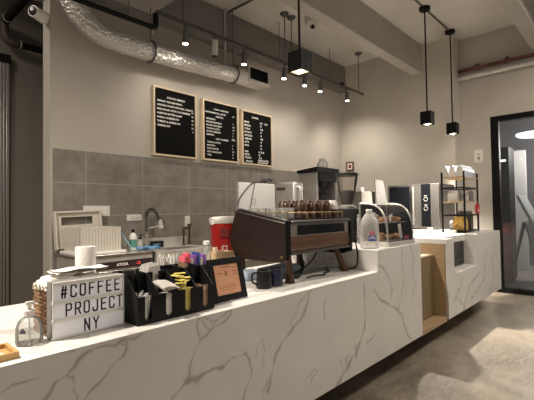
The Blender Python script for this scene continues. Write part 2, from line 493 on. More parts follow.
# wall behind the bar; its left end is free, a dim hall lies beyond
bm = nb(); box(bm, 1.565, 7.5, 4.6, 4.81, 0, 4.42); struct('wall_back', bm, 'plaster')
bm = nb(); box(bm, 1.585, 7.3, 4.588, 4.6, .2, 2.126); struct('wall_back_tiling', bm, 'tile')
bm = nb(); box(bm, 1.573, 1.585, 4.586, 4.6, .2, 2.13); box(bm, 1.573, 7.3, 4.588, 4.6, 2.126, 2.132)
struct('trim_1', bm, mat('tile_edge_trim', (.50, .47, .42), .5))
bm = nb(); box(bm, 7.3, 7.75, 2.32, 4.81, 0, 4.42); struct('wall_right', bm, mat('pale_plaster', (.56, .525, .465), .85, noise=.04, nscale=2))
# recessed wall with the door opening
bm = nb(); box(bm, 7.6, 7.75, 1.84, 2.32, 0, 4.42); box(bm, 7.6, 7.75, -3.5, 1.84, 2.964, 4.42)
struct('wall_right_recess', bm, M['plaster'])
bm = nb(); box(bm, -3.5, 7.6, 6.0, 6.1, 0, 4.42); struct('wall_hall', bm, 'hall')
# beams
bm = nb(); box(bm, 1.6, 7.3, 4.47, 4.6, 3.88, 4.42, .01); struct('beam_1', bm, mat('beam_shaded', (.22, .21, .195), .9, noise=.06))  # shade on this beam's side put into a darker grey
bm = nb(); box(bm, -3.5, 7.3, 2.86, 3.05, 3.89, 4.42, .012); struct('beam_2', bm, 'beam')
bm = nb(); box(bm, -3.5, 7.6, 1.0, 1.19, 3.89, 4.42, .012); struct('beam_3', bm, 'beam')
bm = nb(); box(bm, 1.75, 2.72, 3.05, 4.47, 3.92, 4.42, .012); struct('beam_4', bm, 'beam')
bm = nb(); box(bm, .9, 1.9, 5.15, 5.55, 4.12, 4.42, .012); struct('beam_5', bm, 'plaster')

# vestibule beyond the glass door
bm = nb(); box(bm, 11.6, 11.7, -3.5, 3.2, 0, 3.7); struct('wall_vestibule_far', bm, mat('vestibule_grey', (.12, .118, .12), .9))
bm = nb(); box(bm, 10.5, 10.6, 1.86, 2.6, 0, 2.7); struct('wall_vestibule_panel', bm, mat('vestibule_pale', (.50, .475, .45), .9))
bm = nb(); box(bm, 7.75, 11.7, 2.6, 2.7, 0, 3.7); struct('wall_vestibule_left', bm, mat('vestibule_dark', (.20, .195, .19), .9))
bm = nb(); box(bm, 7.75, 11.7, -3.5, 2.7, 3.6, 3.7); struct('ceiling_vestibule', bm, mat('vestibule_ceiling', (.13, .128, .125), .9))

# glass door
d = thing('door_1', 'glass shop door with a wide black metal frame', 'door', (7.66, 1.78, 0)); d['kind'] = 'structure'
bm = nb()
box(bm, 7.60, 7.70, 1.72, 1.84, 0, 2.964, .004); box(bm, 7.60, 7.70, -1.9, 1.72, 2.875, 2.964, .004)
box(bm, 7.60, 7.70, -1.9, 1.72, 0, .085, .004); box(bm, 7.60, 7.70, -.02, .12, .085, 2.875, .004); box(bm, 7.60, 7.70, -1.9, -1.8, .085, 2.875, .004)
obj('door_frame', bm, 'black_metal', d)
bm = nb(); box(bm, 7.645, 7.655, .12, 1.72, .085, 2.875); obj('pane', bm, 'door_glass', d)
bm = nb(); box(bm, 7.645, 7.655, -1.8, -.02, .085, 2.875); obj('pane', bm, 'door_glass', d)
bm = nb(); cyl(bm, (7.645, .25, .85), (7.645, .25, 1.5), .014); xform(bm, Matrix.Translation((-.07, 0, 0)))
for z in (.95, 1.4): cyl(bm, (7.575, .25, z), (7.645, .25, z), .008)
obj('door_handle', bm, 'steel', d, smooth=True)

# door in the hall on the far left
d = thing('door_2', 'metal framed hall door beyond the bar wall', 'door', (1.1, 5.95, 0)); d['kind'] = 'structure'
bm = nb()
for x0, x1 in ((1.425, 1.455), (1.462, 1.492), (1.499, 1.533)): box(bm, x0, x1, 5.93, 5.998, 0, 3.37, .003)
obj('door_frame', bm, 'steel', d)
bm = nb(); box(bm, .4, 1.545, 5.92, 5.998, 3.37, 3.48); obj('header', bm, 'black', d)
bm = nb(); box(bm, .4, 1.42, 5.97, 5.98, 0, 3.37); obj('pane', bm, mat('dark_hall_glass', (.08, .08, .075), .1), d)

# ------------------------------------------------------------------ things on the walls
def plate(name, label, cat, x0, x1, z0, z1, kind):
    t = thing(name, label, cat, ((x0+x1)/2, 4.588, z0))
    bm = nb(); box(bm, x0, x1, 4.578, 4.588, z0, z1, .003); obj('cover_plate', bm, 'white', t)
    w = x1-x0; h = z1-z0
    if kind == 'gang':
        n = 5
        for i in range(n):
            c = x0 + w*(i+.5)/n
            bm = nb(); box(bm, c-.012, c+.012, 4.573, 4.578, z0+h*.24, z1-h*.24, .002); obj('switch', bm, 'paper', t)
    elif kind == 'flat':
        bm = nb(); box(bm, x0+w*.2, x1-w*.2, 4.574, 4.578, z0+h*.3, z1-h*.3, .002); obj('socket', bm, 'cream', t)
    else:
        bm = nb(); box(bm, x0+w*.28, x1-w*.28, 4.574, 4.578, z0+h*.22, z1-h*.22, .002); obj('socket', bm, 'paper', t)
        bm = nb()
        for z in (.36, .6):
            for dx in (-.008, .008): box(bm, (x0+x1)/2+dx-.0015, (x0+x1)/2+dx+.0015, 4.5735, 4.5742, z0+h*z, z0+h*z+.018)
        obj('slots', bm, 'ink', t)
plate('switch_plate', 'wide white plate with five switches on the grey tiles above the open bin', 'light switch', 1.905, 2.213, 1.385, 1.505, 'gang')
plate('outlet_plate', 'horizontal white outlet plate on the grey tiles left of the faucet', 'outlet', 2.427, 2.627, 1.322, 1.398, 'flat')
plate('outlet_plate', 'upright white outlet plate on the grey tiles right of the faucet', 'outlet', 3.277, 3.362, 1.225, 1.365, 'up')

def menu_board(label, x0, x1, z0, z1, writer):
    t = thing('letter_board', label, 'menu board', ((x0+x1)/2, 4.6, z0), group='menu letter boards')
    f = .022; y0, y1 = 4.535, 4.5995
    bm = nb()
    box(bm, x0, x0+f, y0, y1, z0, z1, .002); box(bm, x1-f, x1, y0, y1, z0, z1, .002)
    box(bm, x0+f, x1-f, y0, y1, z0, z0+f, .002); box(bm, x0+f, x1-f, y0, y1, z1-f, z1, .002)
    obj('frame', bm, 'light_wood', t)
    bm = nb(); box(bm, x0+f, x1-f, 4.552, 4.5995, z0+f, z1-f)
    n = 60
    for i in range(n):
        z = z0+f+(z1-z0-2*f)*(i+.5)/n
        box(bm, x0+f, x1-f, 4.5505, 4.552, z-.003, z+.003)
    obj('felt_panel', bm, 'felt', t)
    def line(s, x, z, h, **k):
        bm = nb(); text(bm, ' '.join(s.split()), x, z, h, 4.5495, **k); obj('lettering', bm, 'lettering', t)
    writer(line, x0+f, x1-f, z0+f, z1-f)

def w1(line, x0, x1, z0, z1):
    H = .023
    def L(s, x, v, **k): line(s, x, z1-v, H, bold=.035, **k)
    L('FOOD MENU', x0+.19, .115, x1=x0+.47)
    rows = [('WHAT WE SERVING :', .40, ''), ('AVOCADO TOAST WITH EGG, TOMATO', .57, '14'), ('EGG SALAD WITH CUCUMBERS', .52, '12'),
            ('ALMOND BUTTER & JAM', .38, '10'), ('HAM & CHEESE SW', .34, '12'), ('TURKEY & CHEESE SW', .36, '12'), ('CHEESE SW', .20, '9')]
    for i, (s, w, p) in enumerate(rows):
        v = .172 + i*.0535
        L(s, x0+.035, v, x1=x0+.035+w)
        if p: L(p, x1-.03, v+.03, right=True)
def w2(line, x0, x1, z0, z1):
    H = .021
    def L(s, x, v, **k): line(s, x, z1-v, H, bold=.035, **k)
    L('ICED DRINKS', x0+.19, .11, x1=x0+.47)
    L('EXPERIMENTAL  LATTE', x0+.03, .165, x1=x0+.41); L('(FLIGHT)', x0+.22, .215, x1=x0+.36)
    L('23', x1-.06, .165, right=True)
    a = [('ESPRESSO', .17, '4'), ('DOUBLE  ESPRESSO', .29, '4.5'), ('MOCHA  COLD BREW', .29, '5.5'), ('VANILLA  LATTE', .25, '6'), ('COLD BREW', .27, '5'), ('LEMONADE', .14, '5')]
    for i, (s, w, p) in enumerate(a):
        v = .262+i*.046
        L(s, x0+.045, v, x1=x0+.045+w); L(p, x1-.09, v+.02, right=False)
    L('HOT COFFEE', x0+.22, .545, x1=x0+.46); L('8 OZ', x1-.04, .525, right=True)
    b = [('VANILLA  LATTE', .25, '6'), ('MOCHA', .15, '6'), ('OAT LATTE', .21, '6.5'), ('HOT CHOCOLATE', .27, '5'), ('TEA', .08, '4')]
    for i, (s, w, p) in enumerate(b):
        v = .60+i*.047
        L(s, x0+.055, v, x1=x0+.055+w); L(p, x1-.10, v+.012)
def w3(line, x0, x1, z0, z1):
    H = .026
    def L(s, x, v, **k): line(s, x, z1-v, H, bold=.04, **k)
    L('COFFEE', x0+.20, .085, x1=x0+.35)
    L('8OZ', x0+.39, .155, x1=x0+.45); L('12OZ', x0+.50, .155, x1=x0+.57)
    a = [('BREWED', '3'), ('ESPRESSO', '3.5'), ('CORTADO', '4'), ('MACCHIATO', '4'), ('CAPPUCCINO', '4.5'), ('AMERICANO', '4'), ('LATTE', '5'), ('MOCHA', '5')]
    for i, (s, p) in enumerate(a):
        v = .175+i*.053
        L(s, x0+.035, v, x1=x0+.045+.0165*len(s)); L(p, x0+.395, v+.03, x1=x0+.41+.016*len(p))
    for i, (s, p) in enumerate([('CHAI', '5   5.5'), ('MATCHA', '5'), ('TEA  BAG', '3.5')]):
        v = .645+i*.048
        L(s, x0+.035, v, x1=x0+.045+.0165*len(s)); L(p, x0+.35, v-.01, x1=x0+.37+.016*len(p))
    L('EXTRA SHOT', x0+.06, .80, x1=x0+.21)
    L('ALMOND & OAT MILK', x0+.33, .77, x1=x0+.585); L('ADD  ONE  DOLLAR', x0+.33, .805, x1=x0+.57)
menu_board('oak framed black menu board headed FOOD MENU, blank lower half', 2.778, 3.462, 2.157, 3.06, w1)
menu_board('oak framed black menu board between two others, text in two blocks', 3.575, 4.262, 2.160, 3.044, w2)
menu_board('oak framed black menu board headed COFFEE, farthest from the open bin', 4.345, 5.045, 2.157, 3.022, w3)

t = thing('picture_frame', 'small red-brown framed notice on the pale wall above the coffee grinder', 'picture frame', (7.3, 4.4, 2.22))
bm = nb()
for y0, y1, z0, z1 in ((4.31, 4.34, 2.22, 2.41), (4.46, 4.49, 2.22, 2.41), (4.34, 4.46, 2.22, 2.25), (4.34, 4.46, 2.38, 2.41)): box(bm, 7.275, 7.2995, y0, y1, z0, z1, .002)
obj('frame', bm, mat('red_brown', (.12, .04, .025), .5), t)
bm = nb(); box(bm, 7.285, 7.2995, 4.34, 4.46, 2.25, 2.38); obj('print', bm, 'paper', t)
bm = nb(); box(bm, 7.2835, 7.285, 4.37, 4.43, 2.28, 2.35); obj('seal', bm, 'red_dark', t)

t = thing('notice_sign', 'white notice card on the wall between the rack and the glass door', 'sign', (7.6, 2.03, 2.2))
bm = nb(); box(bm, 7.588, 7.5995, 1.965, 2.105, 2.205, 2.42, .003); obj('card', bm, 'paper', t)
bm = nb()
for z in (2.355, 2.335): box(bm, 7.5865, 7.588, 2.0, 2.065, z, z+.008)
box(bm, 7.5865, 7.588, 2.012, 2.048, 2.255, 2.305); box(bm, 7.5865, 7.588, 2.0, 2.06, 2.24, 2.247)
obj('print', bm, 'grey_ink', t)

# ------------------------------------------------------------------ ceiling services
t = thing('air_duct', 'crinkled silver foil air duct along the wall above the menu boards', 'duct', (3, 4.3, 3.2))
bm = nb()
path = [(1.575, 4.335, 4.41), (1.575, 4.335, 4.1), (1.60, 4.335, 3.84), (1.68, 4.335, 3.67), (1.81, 4.335, 3.505), (1.94, 4.335, 3.42), (2.12, 4.335, 3.385), (2.5, 4.335, 3.38), (3.2, 4.335, 3.395), (3.8, 4.335, 3.42), (4.22, 4.335, 3.44)]
tube(bm, path, lambda s: .114*(1+.02*math.sin(s*90)+.012*math.sin(s*207)), n=24, k=14)
obj('foil_sleeve', bm, 'foil', t, smooth=True, angle=70)
for x, z in ((2.62, 3.383), (3.98, 3.43)):
    bm = nb(); r = .126
    tube(bm, [(x, 4.335+r*math.sin(a), z+r*math.cos(a)) for a in [i*2*PI/24 for i in range(25)]], .012, 6, smooth=False)
    cyl(bm, (x, 4.335, z+.125), (x, 4.335, 4.42 if x > 2.72 else 3.92), .006, n=6)
    obj('strap', bm, 'nickel', t)
b_ = nb(); box(b_, 4.18, 4.64, 4.21, 4.44, 3.36, 3.40, .004); box(b_, 4.18, 4.64, 4.44, 4.47, 3.36, 3.60, .004); box(b_, 4.18, 4.21, 4.212, 4.44, 3.40, 3.58); box(b_, 4.61, 4.64, 4.212, 4.44, 3.40, 3.58); box(b_, 4.18, 4.64, 4.21, 4.44, 3.58, 3.61)
obj('outlet_box', b_, 'dull_steel', t)
b_ = nb()
for i in range(9): box(b_, 4.21, 4.61, 4.216, 4.235, 3.405+i*.02, 3.412+i*.02)
box(b_, 4.21, 4.61, 4.236, 4.24, 3.40, 3.58)
obj('grille', b_, 'black_metal', t)

# metal lighting track with its spot heads
TY, TZ = 3.89, 3.65
t = thing('light_track', 'grey metal lighting track hung by rods in front of the menu wall', 'light track', (4.6, TY, TZ))
bm = nb(); box(bm, 2.42, 6.94, TY-.018, TY+.018, TZ-.016, TZ+.016, .003); box(bm, 2.42, 6.94, TY-.024, TY-.018, TZ+.005, TZ+.016); obj('rail', bm, 'nickel', t)
for x in (2.78, 4.64, 4.80, 6.82):
    bm = nb(); cyl(bm, (x, TY, TZ+.016), (x, TY, 4.40), .0075, n=8)
    h = obj('hanger_rod', bm, 'nickel', t, smooth=True)
    bm = nb(); lathe(bm, [(0, -.05), (.03, -.05), (.065, -.022), (.07, 0), (0, 0)], (x, TY, 4.42)); obj('canopy', bm, 'nickel', h, smooth=True)
bm = nb(); box(bm, 6.94, 6.98, TY-.02, TY+.02, TZ-.02, TZ+.02, .004); obj('end_cap', bm, 'nickel', t)

t = thing('conduit_rail', 'black electrical rail hung by thin rods just behind the lighting track', 'rail', (5, 4.14, 3.8))
bm = nb(); cyl(bm, (2.75, 4.14, 3.80), (6.62, 4.14, 3.80), .022, n=12); obj('rail', bm, 'black_metal', t, smooth=True)
for x in (4.80, 6.22):
    bm = nb(); cyl(bm, (x, 4.14, 3.82), (x, 4.14, 4.42), .006, n=8); obj('hanger_rod', bm, 'nickel', t)
bm = nb(); box(bm, 6.60, 6.66, 4.11, 4.17, 3.77, 3.86, .004); obj('end_bracket', bm, 'black_metal', t)

SPOT_X = [2.82, 3.79, 4.63, 5.126, 5.567, 6.386]
SPOT_LAB = ['lit spotlight on the track above the FOOD MENU board', 'lit spotlight on the track beside the duct grille',
            'lit spotlight on the track beneath the paired hanger rods', 'lit spotlight on the track just right of the large front pendant lamp',
            'second lit spotlight on the track right of the front pendant lamp', 'last spotlight on the track, next to its free end']
AIM = [(3.1, 4.6, 2.2), (3.9, 4.6, 2.0), (4.7, 4.6, 1.9), (5.2, 4.4, 1.0), (5.7, 4.55, 1.9), (6.95, 4.1, 1.9)]
def spot_head(x, lab, aim, lit, big=1.):
    p = Vector((x, TY, TZ-.016)); a = Vector(aim)
    t = thing('track_spotlight', lab, 'spotlight', p, group='spotlights on the track')
    bm = nb(); cyl(bm, p, p+Vector((0, 0, -.05)), .010, n=8); box(bm, x-.02, x+.02, TY-.016, TY+.016, TZ-.04, TZ-.0165, .003); obj('stem', bm, 'nickel', t)
    d = Vector((0, 0, -1)).lerp((a-p).normalized(), .35).normalized()
    q = p + Vector((0, 0, -.05)); e = q + d*.16*big
    bm = nb(); cyl(bm, q, e, .034*big, n=20); obj('shade', bm, 'nickel' if lit else 'dull_steel', t, smooth=True)
    bm = nb(); cyl(bm, e, e+d*.012, .028*big, .031*big, n=20); obj('lamp', bm, 'bulb' if lit else 'black', t, smooth=True)
    return e + d*.03
for x, lab, aim in zip(SPOT_X, SPOT_LAB, AIM):
    e = spot_head(x, lab, aim, True)
    l = bpy.data.lights.new('spot_beam', 'SPOT'); l.energy = SPOT_W*(2.8 if x > 6 else 1.); l.color = WARM; l.spot_size = math.radians(135); l.spot_blend = 1.; l.shadow_soft_size = .03
    lo = bpy.data.objects.new('spot_beam', l); COL.objects.link(lo); lo.location = e
    lo.rotation_euler = (Vector(aim)-e).to_track_quat('-Z', 'Y').to_euler()
spot_head(3.27, 'unlit grey spotlight on the track above the middle menu board', (3.27, 4.2, 2), False, 1.2)

# square pendants
def pendant(name, lab, x, y, zb, s, h, power, cone):
    t = thing(name, lab, 'pendant lamp', (x, y, zb), group='black cube pendant lamps')
    bm = nb(); w = s/2; k = .006
    for x0, x1, y0, y1 in ((-w, -w+k, -w, w), (w-k, w, -w, w), (-w+k, w-k, -w, -w+k), (-w+k, w-k, w-k, w)): box(bm, x+x0, x+x1, y+y0, y+y1, zb, zb+h)
    box(bm, x-w+k, x+w-k, y-w+k, y+w-k, zb+h-k, zb+h)
    obj('lamp_shade', bm, 'black_metal', t)
    bm = nb(); box(bm, x-w+k, x+w-k, y-w+k, y+w-k, zb+.016, zb+.02); obj('diffuser', bm, 'bulb_dim', t)
    bm = nb(); lathe(bm, [(0, 0), (.022, .0), (.026, .012), (0, .012)], (x, y, zb+.001)); obj('lamp', bm, 'bulb', t, smooth=True)
    bm = nb(); cyl(bm, (x, y, zb+h), (x, y, 4.40), .011, n=10); obj('rod', bm, 'black_metal', t, smooth=True)
    bm = nb(); lathe(bm, [(0, -.045), (.075, -.045), (.08, -.03), (.08, 0), (0, 0)], (x, y, 4.42), n=28); obj('canopy', bm, 'black_metal', t, smooth=True)
    l = bpy.data.lights.new('pendant_beam', 'SPOT'); l.energy = power; l.color = WARM; l.spot_size = math.radians(cone); l.spot_blend = .6; l.shadow_soft_size = .035
    lo = bpy.data.objects.new('pendant_beam', l); COL.objects.link(lo); lo.location = (x, y, zb-.012)
PY = 2.28
pendant('pendant_lamp', 'large black cube pendant on a rod above the espresso machine', 2.93, PY, 2.695, .158, .185, PEND_W*.24, 125)
pendant('pendant_lamp', 'small black cube pendant above the shelf rack, nearer the bar wall corner', 5.975, PY, 2.66, .155, .19, PEND_W, 108)
pendant('pendant_lamp', 'small black cube pendant beside the wall jog, nearest the glass door', 7.07, PY, 2.66, .155, .19, PEND_W*.3, 46)
bm = nb(); cyl(bm, (3.4, PY, 4.405), (5.895, PY, 4.405), .012, n=8); cyl(bm, (6.055, PY, 4.405), (6.99, PY, 4.405), .012, n=8)
single('ceiling_conduit', bm, 'nickel', 'grey conduit on the ceiling joining the two small pendant canopies', 'conduit', smooth=True)

# security cameras
t = thing('ceiling_camera', 'white bullet camera on the ceiling near the large pendant rod', 'security camera', (4.88, 3.6, 4.42))
bm = nb(); cyl(bm, (4.93, 3.62, 4.42), (4.93, 3.62, 4.395), .075, n=24); cyl(bm, (4.93, 3.62, 4.4), (4.91, 3.60, 4.34), .025, n=12); obj('mount', bm, 'white', t, smooth=True)
bm = nb(); a = Vector((4.95, 3.66, 4.36)); b = Vector((4.82, 3.50, 4.17)); cyl(bm, a, a.lerp(b, .12), .055, .085, n=28); cyl(bm, a.lerp(b, .12), b, .085, .085, n=28); obj('body', bm, 'white', t, smooth=True)
bm = nb(); cyl(bm, a.lerp(b, .80), a.lerp(b, .84), .0865, .0865, n=28); obj('seam_ring', bm, 'grey_ink', t, smooth=True)
bm = nb(); dd = (b-a).normalized(); cyl(bm, b, b+dd*.01, .07, .06, n=24); obj('faceplate', bm, 'cream', t, smooth=True)
bm = nb(); cyl(bm, b+dd*.006+Vector((0, 0, -.02)), b+dd*.03+Vector((0, 0, -.02)), .034, .026, n=20); obj('lens', bm, 'black_gloss', t, smooth=True)

t = thing('wall_camera', 'white bullet camera fixed to the free end of the bar wall', 'security camera', (1.55, 4.6, 3.55))
bm = nb(); cyl(bm, (1.565, 4.70, 3.54), (1.55, 4.70, 3.54), .06, n=24); cyl(bm, (1.55, 4.70, 3.54), (1.50, 4.68, 3.55), .03, n=14); obj('mount', bm, 'white', t, smooth=True)
bm = nb(); a = Vector((1.54, 4.665, 3.535)); b = Vector((1.39, 4.575, 3.535)); cyl(bm, a, a.lerp(b, .1), .05, .068, n=28); cyl(bm, a.lerp(b, .1), b, .068, .058, n=28); obj('body', bm, 'white', t, smooth=True)
bm = nb(); dd = (b-a).normalized(); cyl(bm, b, b+dd*.008, .05, .045, n=24); obj('faceplate', bm, 'black_gloss', t, smooth=True)
bm = nb(); cyl(bm, b+dd*.006+Vector((0, 0, .012)), b+dd*.016+Vector((0, 0, .012)), .018, n=16); obj('lens', bm, 'white', t, smooth=True)

# sprinkler pipes of the hall
t = thing('sprinkler_pipe', 'black sprinkler pipe with an elbow running through the dim hall', 'pipe', (1.5, 5.8, 3.6))
bm = nb(); cyl(bm, (1.60, 5.85, 3.62), (3.2, 5.85, 3.62), .045, n=16); obj('branch_pipe', bm, 'black_metal', t, smooth=True)
bm = nb(); tube(bm, [(1.455, 5.8, 3.87), (1.455, 5.0, 3.87), (1.455, 4.72, 3.87), (1.455, 4.64, 3.90), (1.455, 4.62, 3.98), (1.455, 4.62, 4.415)], .05, 16); obj('main_pipe', bm, 'black_metal', t, smooth=True)
bm = nb(); tube(bm, [(1.455, 5.86, 3.90), (1.455, 5.86, 3.78), (1.462, 5.855, 3.69), (1.51, 5.85, 3.63), (1.60, 5.85, 3.62)], .052, 14); obj('elbow', bm, mat('rusty_elbow', (.09, .075, .06), .6, .4, noise=.3), t, smooth=True)
bm = nb(); cyl(bm, (1.455, 5.72, 3.87), (1.455, 5.70, 3.87), .058, n=16); obj('collar', bm, 'dull_steel', t, smooth=True)
bm = nb(); cyl(bm, (1.62, 5.85, 3.62), (1.64, 5.85, 3.62), .053, n=16); obj('collar', bm, 'dull_steel', t, smooth=True)

t = thing('sprinkler_pipe', 'black pipe running above the silver duct to an upturned elbow', 'pipe', (2, 3.9, 3.4))
bm = nb(); cyl(bm, (1.2, 3.9, 3.47), (2.35, 3.9, 3.47), .028, n=14); obj('pipe', bm, 'black_metal', t, smooth=True)
bm = nb(); tube(bm, [(2.35, 3.9, 3.47), (2.40, 3.9, 3.475), (2.42, 3.9, 3.51), (2.42, 3.9, 3.63)], .033, 14); obj('elbow', bm, 'black_metal', t, smooth=True)
for x in (1.3, 2.1):
    bm = nb(); cyl(bm, (x, 3.9, 3.498), (x, 3.9, 3.92 if x > 2 else 4.42), .005, n=8); obj('hanger_rod', bm, 'nickel', t)
bm = nb(); cyl(bm, (2.385, 3.9, 3.44), (2.385, 3.9, 3.40), .012, n=10); obj('nozzle', bm, 'steel', t, smooth=True)

for lab, y in (('thin dark conduit under the lower ceiling left of the duct hanger', 4.0), ('thin dark conduit crossing the ceiling by the grey duct hanger', 0)):
    bm = nb()
    if y: tube(bm, [(1.75, 3.85, 3.908), (2.2, 3.85, 3.908), (2.3, 3.80, 3.908), (2.3, 3.1, 3.908)], .012, 8)
    else: cyl(bm, (4.0, 4.44, 4.405), (4.0, 3.07, 4.405), .014, n=8)
    single('ceiling_conduit', bm, 'nickel', lab, 'conduit', smooth=True)
bm = nb(); cyl(bm, (3.93, 4.452, 4.415), (3.93, 4.452, 3.55), .017, n=10); cyl(bm, (3.93, 4.452, 4.415), (3.93, 4.452, 4.38), .03, n=12)
single('drop_pipe', bm, 'dull_steel', 'grey vertical pipe dropping from the ceiling behind the track', 'pipe', smooth=True)

# pipes on the door wall
t = thing('wall_pipe', 'thick silver pipe along the wall above the glass door', 'pipe', (7.54, 0, 3.7))
bm = nb(); cyl(bm, (7.54, 2.315, 3.715), (7.54, -3.4, 3.715), .047, n=20); obj('pipe', bm, 'dull_steel', t, smooth=True)
for y in (1.13, -1): 
    bm = nb(); tube(bm, [(7.54+.052*math.sin(a), y, 3.715+.052*math.cos(a)) for a in [i*2*PI/20 for i in range(21)]], .008, 6, smooth=False); cyl(bm, (7.54, y, 3.66), (7.54, y, 3.58), .008, n=8); cyl(bm, (7.54, y, 3.76), (7.6, y, 3.80), .008, n=8); obj('clamp', bm, 'nickel', t)
t = thing('wall_pipe', 'dark red pipe running just above the thick silver one', 'pipe', (7.55, 0, 3.8))
bm = nb(); cyl(bm, (7.55, 2.315, 3.845), (7.55, -3.4, 3.845), .027, n=14); obj('pipe', bm, 'red_pipe', t, smooth=True)
for y in (2.0, 1.55): 
    bm = nb(); cyl(bm, (7.55, y+.05, 3.845), (7.55, y-.05, 3.845), .035, n=14); cyl(bm, (7.55, y, 3.845), (7.55, y, 3.91), .022, n=12); obj('tee_joint', bm, 'red_pipe', t, smooth=True)
# ================================================================== COUNTERS
VEINS=[
(0.0052,[(0.511,0.765),(0.534,0.795),(0.548,0.822),(0.585,0.830),(0.603,0.849),(0.628,0.878),(0.661,0.891),(0.720,0.899),(0.764,0.899),(0.785,0.910),(0.850,0.898),(0.891,0.913)]),
(0.0039,[(0.815,0.883),(0.802,0.842),(0.760,0.806),(0.707,0.776),(0.669,0.750),(0.639,0.720)]),
(0.0025,[(0.785,0.898),(0.815,0.883),(0.824,0.905)]),
(0.0030,[(0.585,0.828),(0.603,0.812),(0.610,0.784),(0.613,0.761),(0.621,0.726)]),
(0.0056,[(1.026,0.584),(1.074,0.616),(1.107,0.641)]),
(0.0144,[(1.107,0.641),(1.141,0.644),(1.170,0.640)]),
(0.0090,[(1.170,0.640),(1.217,0.649),(1.272,0.647),(1.324,0.651)]),
(0.0045,[(1.324,0.651),(1.364,0.664),(1.433,0.671),(1.483,0.673),(1.512,0.644),(1.533,0.580),(1.517,0.521),(1.487,0.479),(1.450,0.435)]),
(0.0042,[(1.118,0.656),(1.130,0.707),(1.159,0.763),(1.189,0.821),(1.232,0.835),(1.294,0.860),(1.347,0.869),(1.374,0.888),(1.388,0.921)]),
(0.0033,[(1.189,0.821),(1.167,0.887),(1.185,0.916),(1.226,0.913),(1.269,0.880),(1.301,0.893),(1.341,0.905),(1.388,0.916)]),
(0.0024,[(1.208,0.902),(1.226,0.865),(1.263,0.847),(1.288,0.876)]),
(0.0081,[(2.058,0.902),(2.036,0.856),(1.993,0.783),(1.962,0.746),(1.855,0.697),(1.772,0.642),(1.736,0.600),(1.692,0.522),(1.656,0.412)]),
(0.0074,[(2.735,0.849),(2.745,0.734),(2.739,0.585),(2.705,0.481),(2.629,0.411)]),
(0.0124,[(2.659,0.433),(2.600,0.383),(2.515,0.328),(2.435,0.281),(2.344,0.228)]),
(0.0072,[(2.588,0.429),(2.612,0.322),(2.586,0.386)]),
(0.0039,[(2.435,0.295),(2.399,0.354),(2.375,0.395)]),
(0.0039,[(2.475,0.318),(2.464,0.377),(2.504,0.380)]),
(0.0079,[(2.888,0.788),(2.999,0.691),(3.154,0.623),(3.282,0.558),(3.376,0.488),(3.412,0.403),(3.489,0.298),(3.570,0.225)]),
(0.0049,[(3.408,1.085),(3.401,0.954),(3.433,0.792),(3.344,0.632),(3.321,0.559)]),
(0.0057,[(3.576,1.090),(3.657,0.964),(3.607,0.860),(3.666,0.724),(3.570,0.593),(3.670,0.411)]),
(0.0051,[(2.962,0.983),(3.062,0.932),(3.148,0.856),(3.197,0.741),(3.155,0.631)]),
(0.0024,[(1.565,0.635),(1.589,0.688),(1.622,0.707),(1.637,0.648),(1.603,0.592),(1.627,0.563)]),
(0.0027,[(1.992,0.372),(2.033,0.390),(2.087,0.412),(2.129,0.380),(2.064,0.368),(2.042,0.326)]),
(0.0037,[(2.233,0.822),(2.208,0.774),(2.217,0.706)]),
(0.0043,[(2.889,0.453),(2.808,0.419),(2.746,0.404)]),
(0.0021,[(0.376,0.831),(0.416,0.854),(0.452,0.856),(0.495,0.856)]),
(0.0038,[(1.607,0.379),(1.624,0.422),(1.657,0.477)]),
(0.0030,[(1.856,0.739),(1.914,0.792),(1.955,0.869),(2.080,0.912)]),
(0.0018,[(0.433,0.922),(0.483,0.929),(0.561,0.922),(0.614,0.922)]),
]
VR=[
(0.0090,[(4.953,0.150),(5.114,0.329),(5.280,0.482),(5.706,0.588)]),
(0.0090,[(5.264,0.304),(5.598,0.373),(5.927,0.509),(5.899,0.698),(6.057,0.844)]),
(0.0081,[(4.733,0.394),(4.949,0.530),(5.028,0.612)]),
(0.0090,[(6.524,0.864),(6.288,0.658),(6.372,0.466),(6.144,0.262)]),
(0.0072,[(5.104,0.213),(4.901,0.366),(4.735,0.416)]),
]
FY = 1.55
t = thing('service_counter', 'long white veined quartz counter stepping up beside the espresso machine', 'counter', (0, 0, .2))
o = vein_panel('front_panel', [(-.7, 2.962, .22, .92), (2.962, 3.815, .22, 1.09)], FY, VEINS, None, .0062)
o.parent = t; o.data.transform(Matrix.Translation((0, 0, -.2)))
bm = nb(); box(bm, -.7, 2.962, FY+.0015, 2.56, .905, .92); obj('countertop', bm, 'quartz', t)
bm = nb(); box(bm, 2.962, 3.815, FY+.0015, 2.56, 1.075, 1.09); box(bm, 2.962, 2.972, FY+.0015, 2.56, .921, 1.075); obj('raised_top', bm, 'quartz', t)
bm = nb(); box(bm, -.69, 2.962, FY+.004, 2.55, .22, .905); box(bm, 2.974, 3.815, FY+.004, 2.55, .22, 1.075); obj('carcass', bm, 'quartz', t)
bm = nb(); box(bm, -.6, 3.75, 1.95, 2.5, .2, .22); obj('plinth', bm, 'black', t)

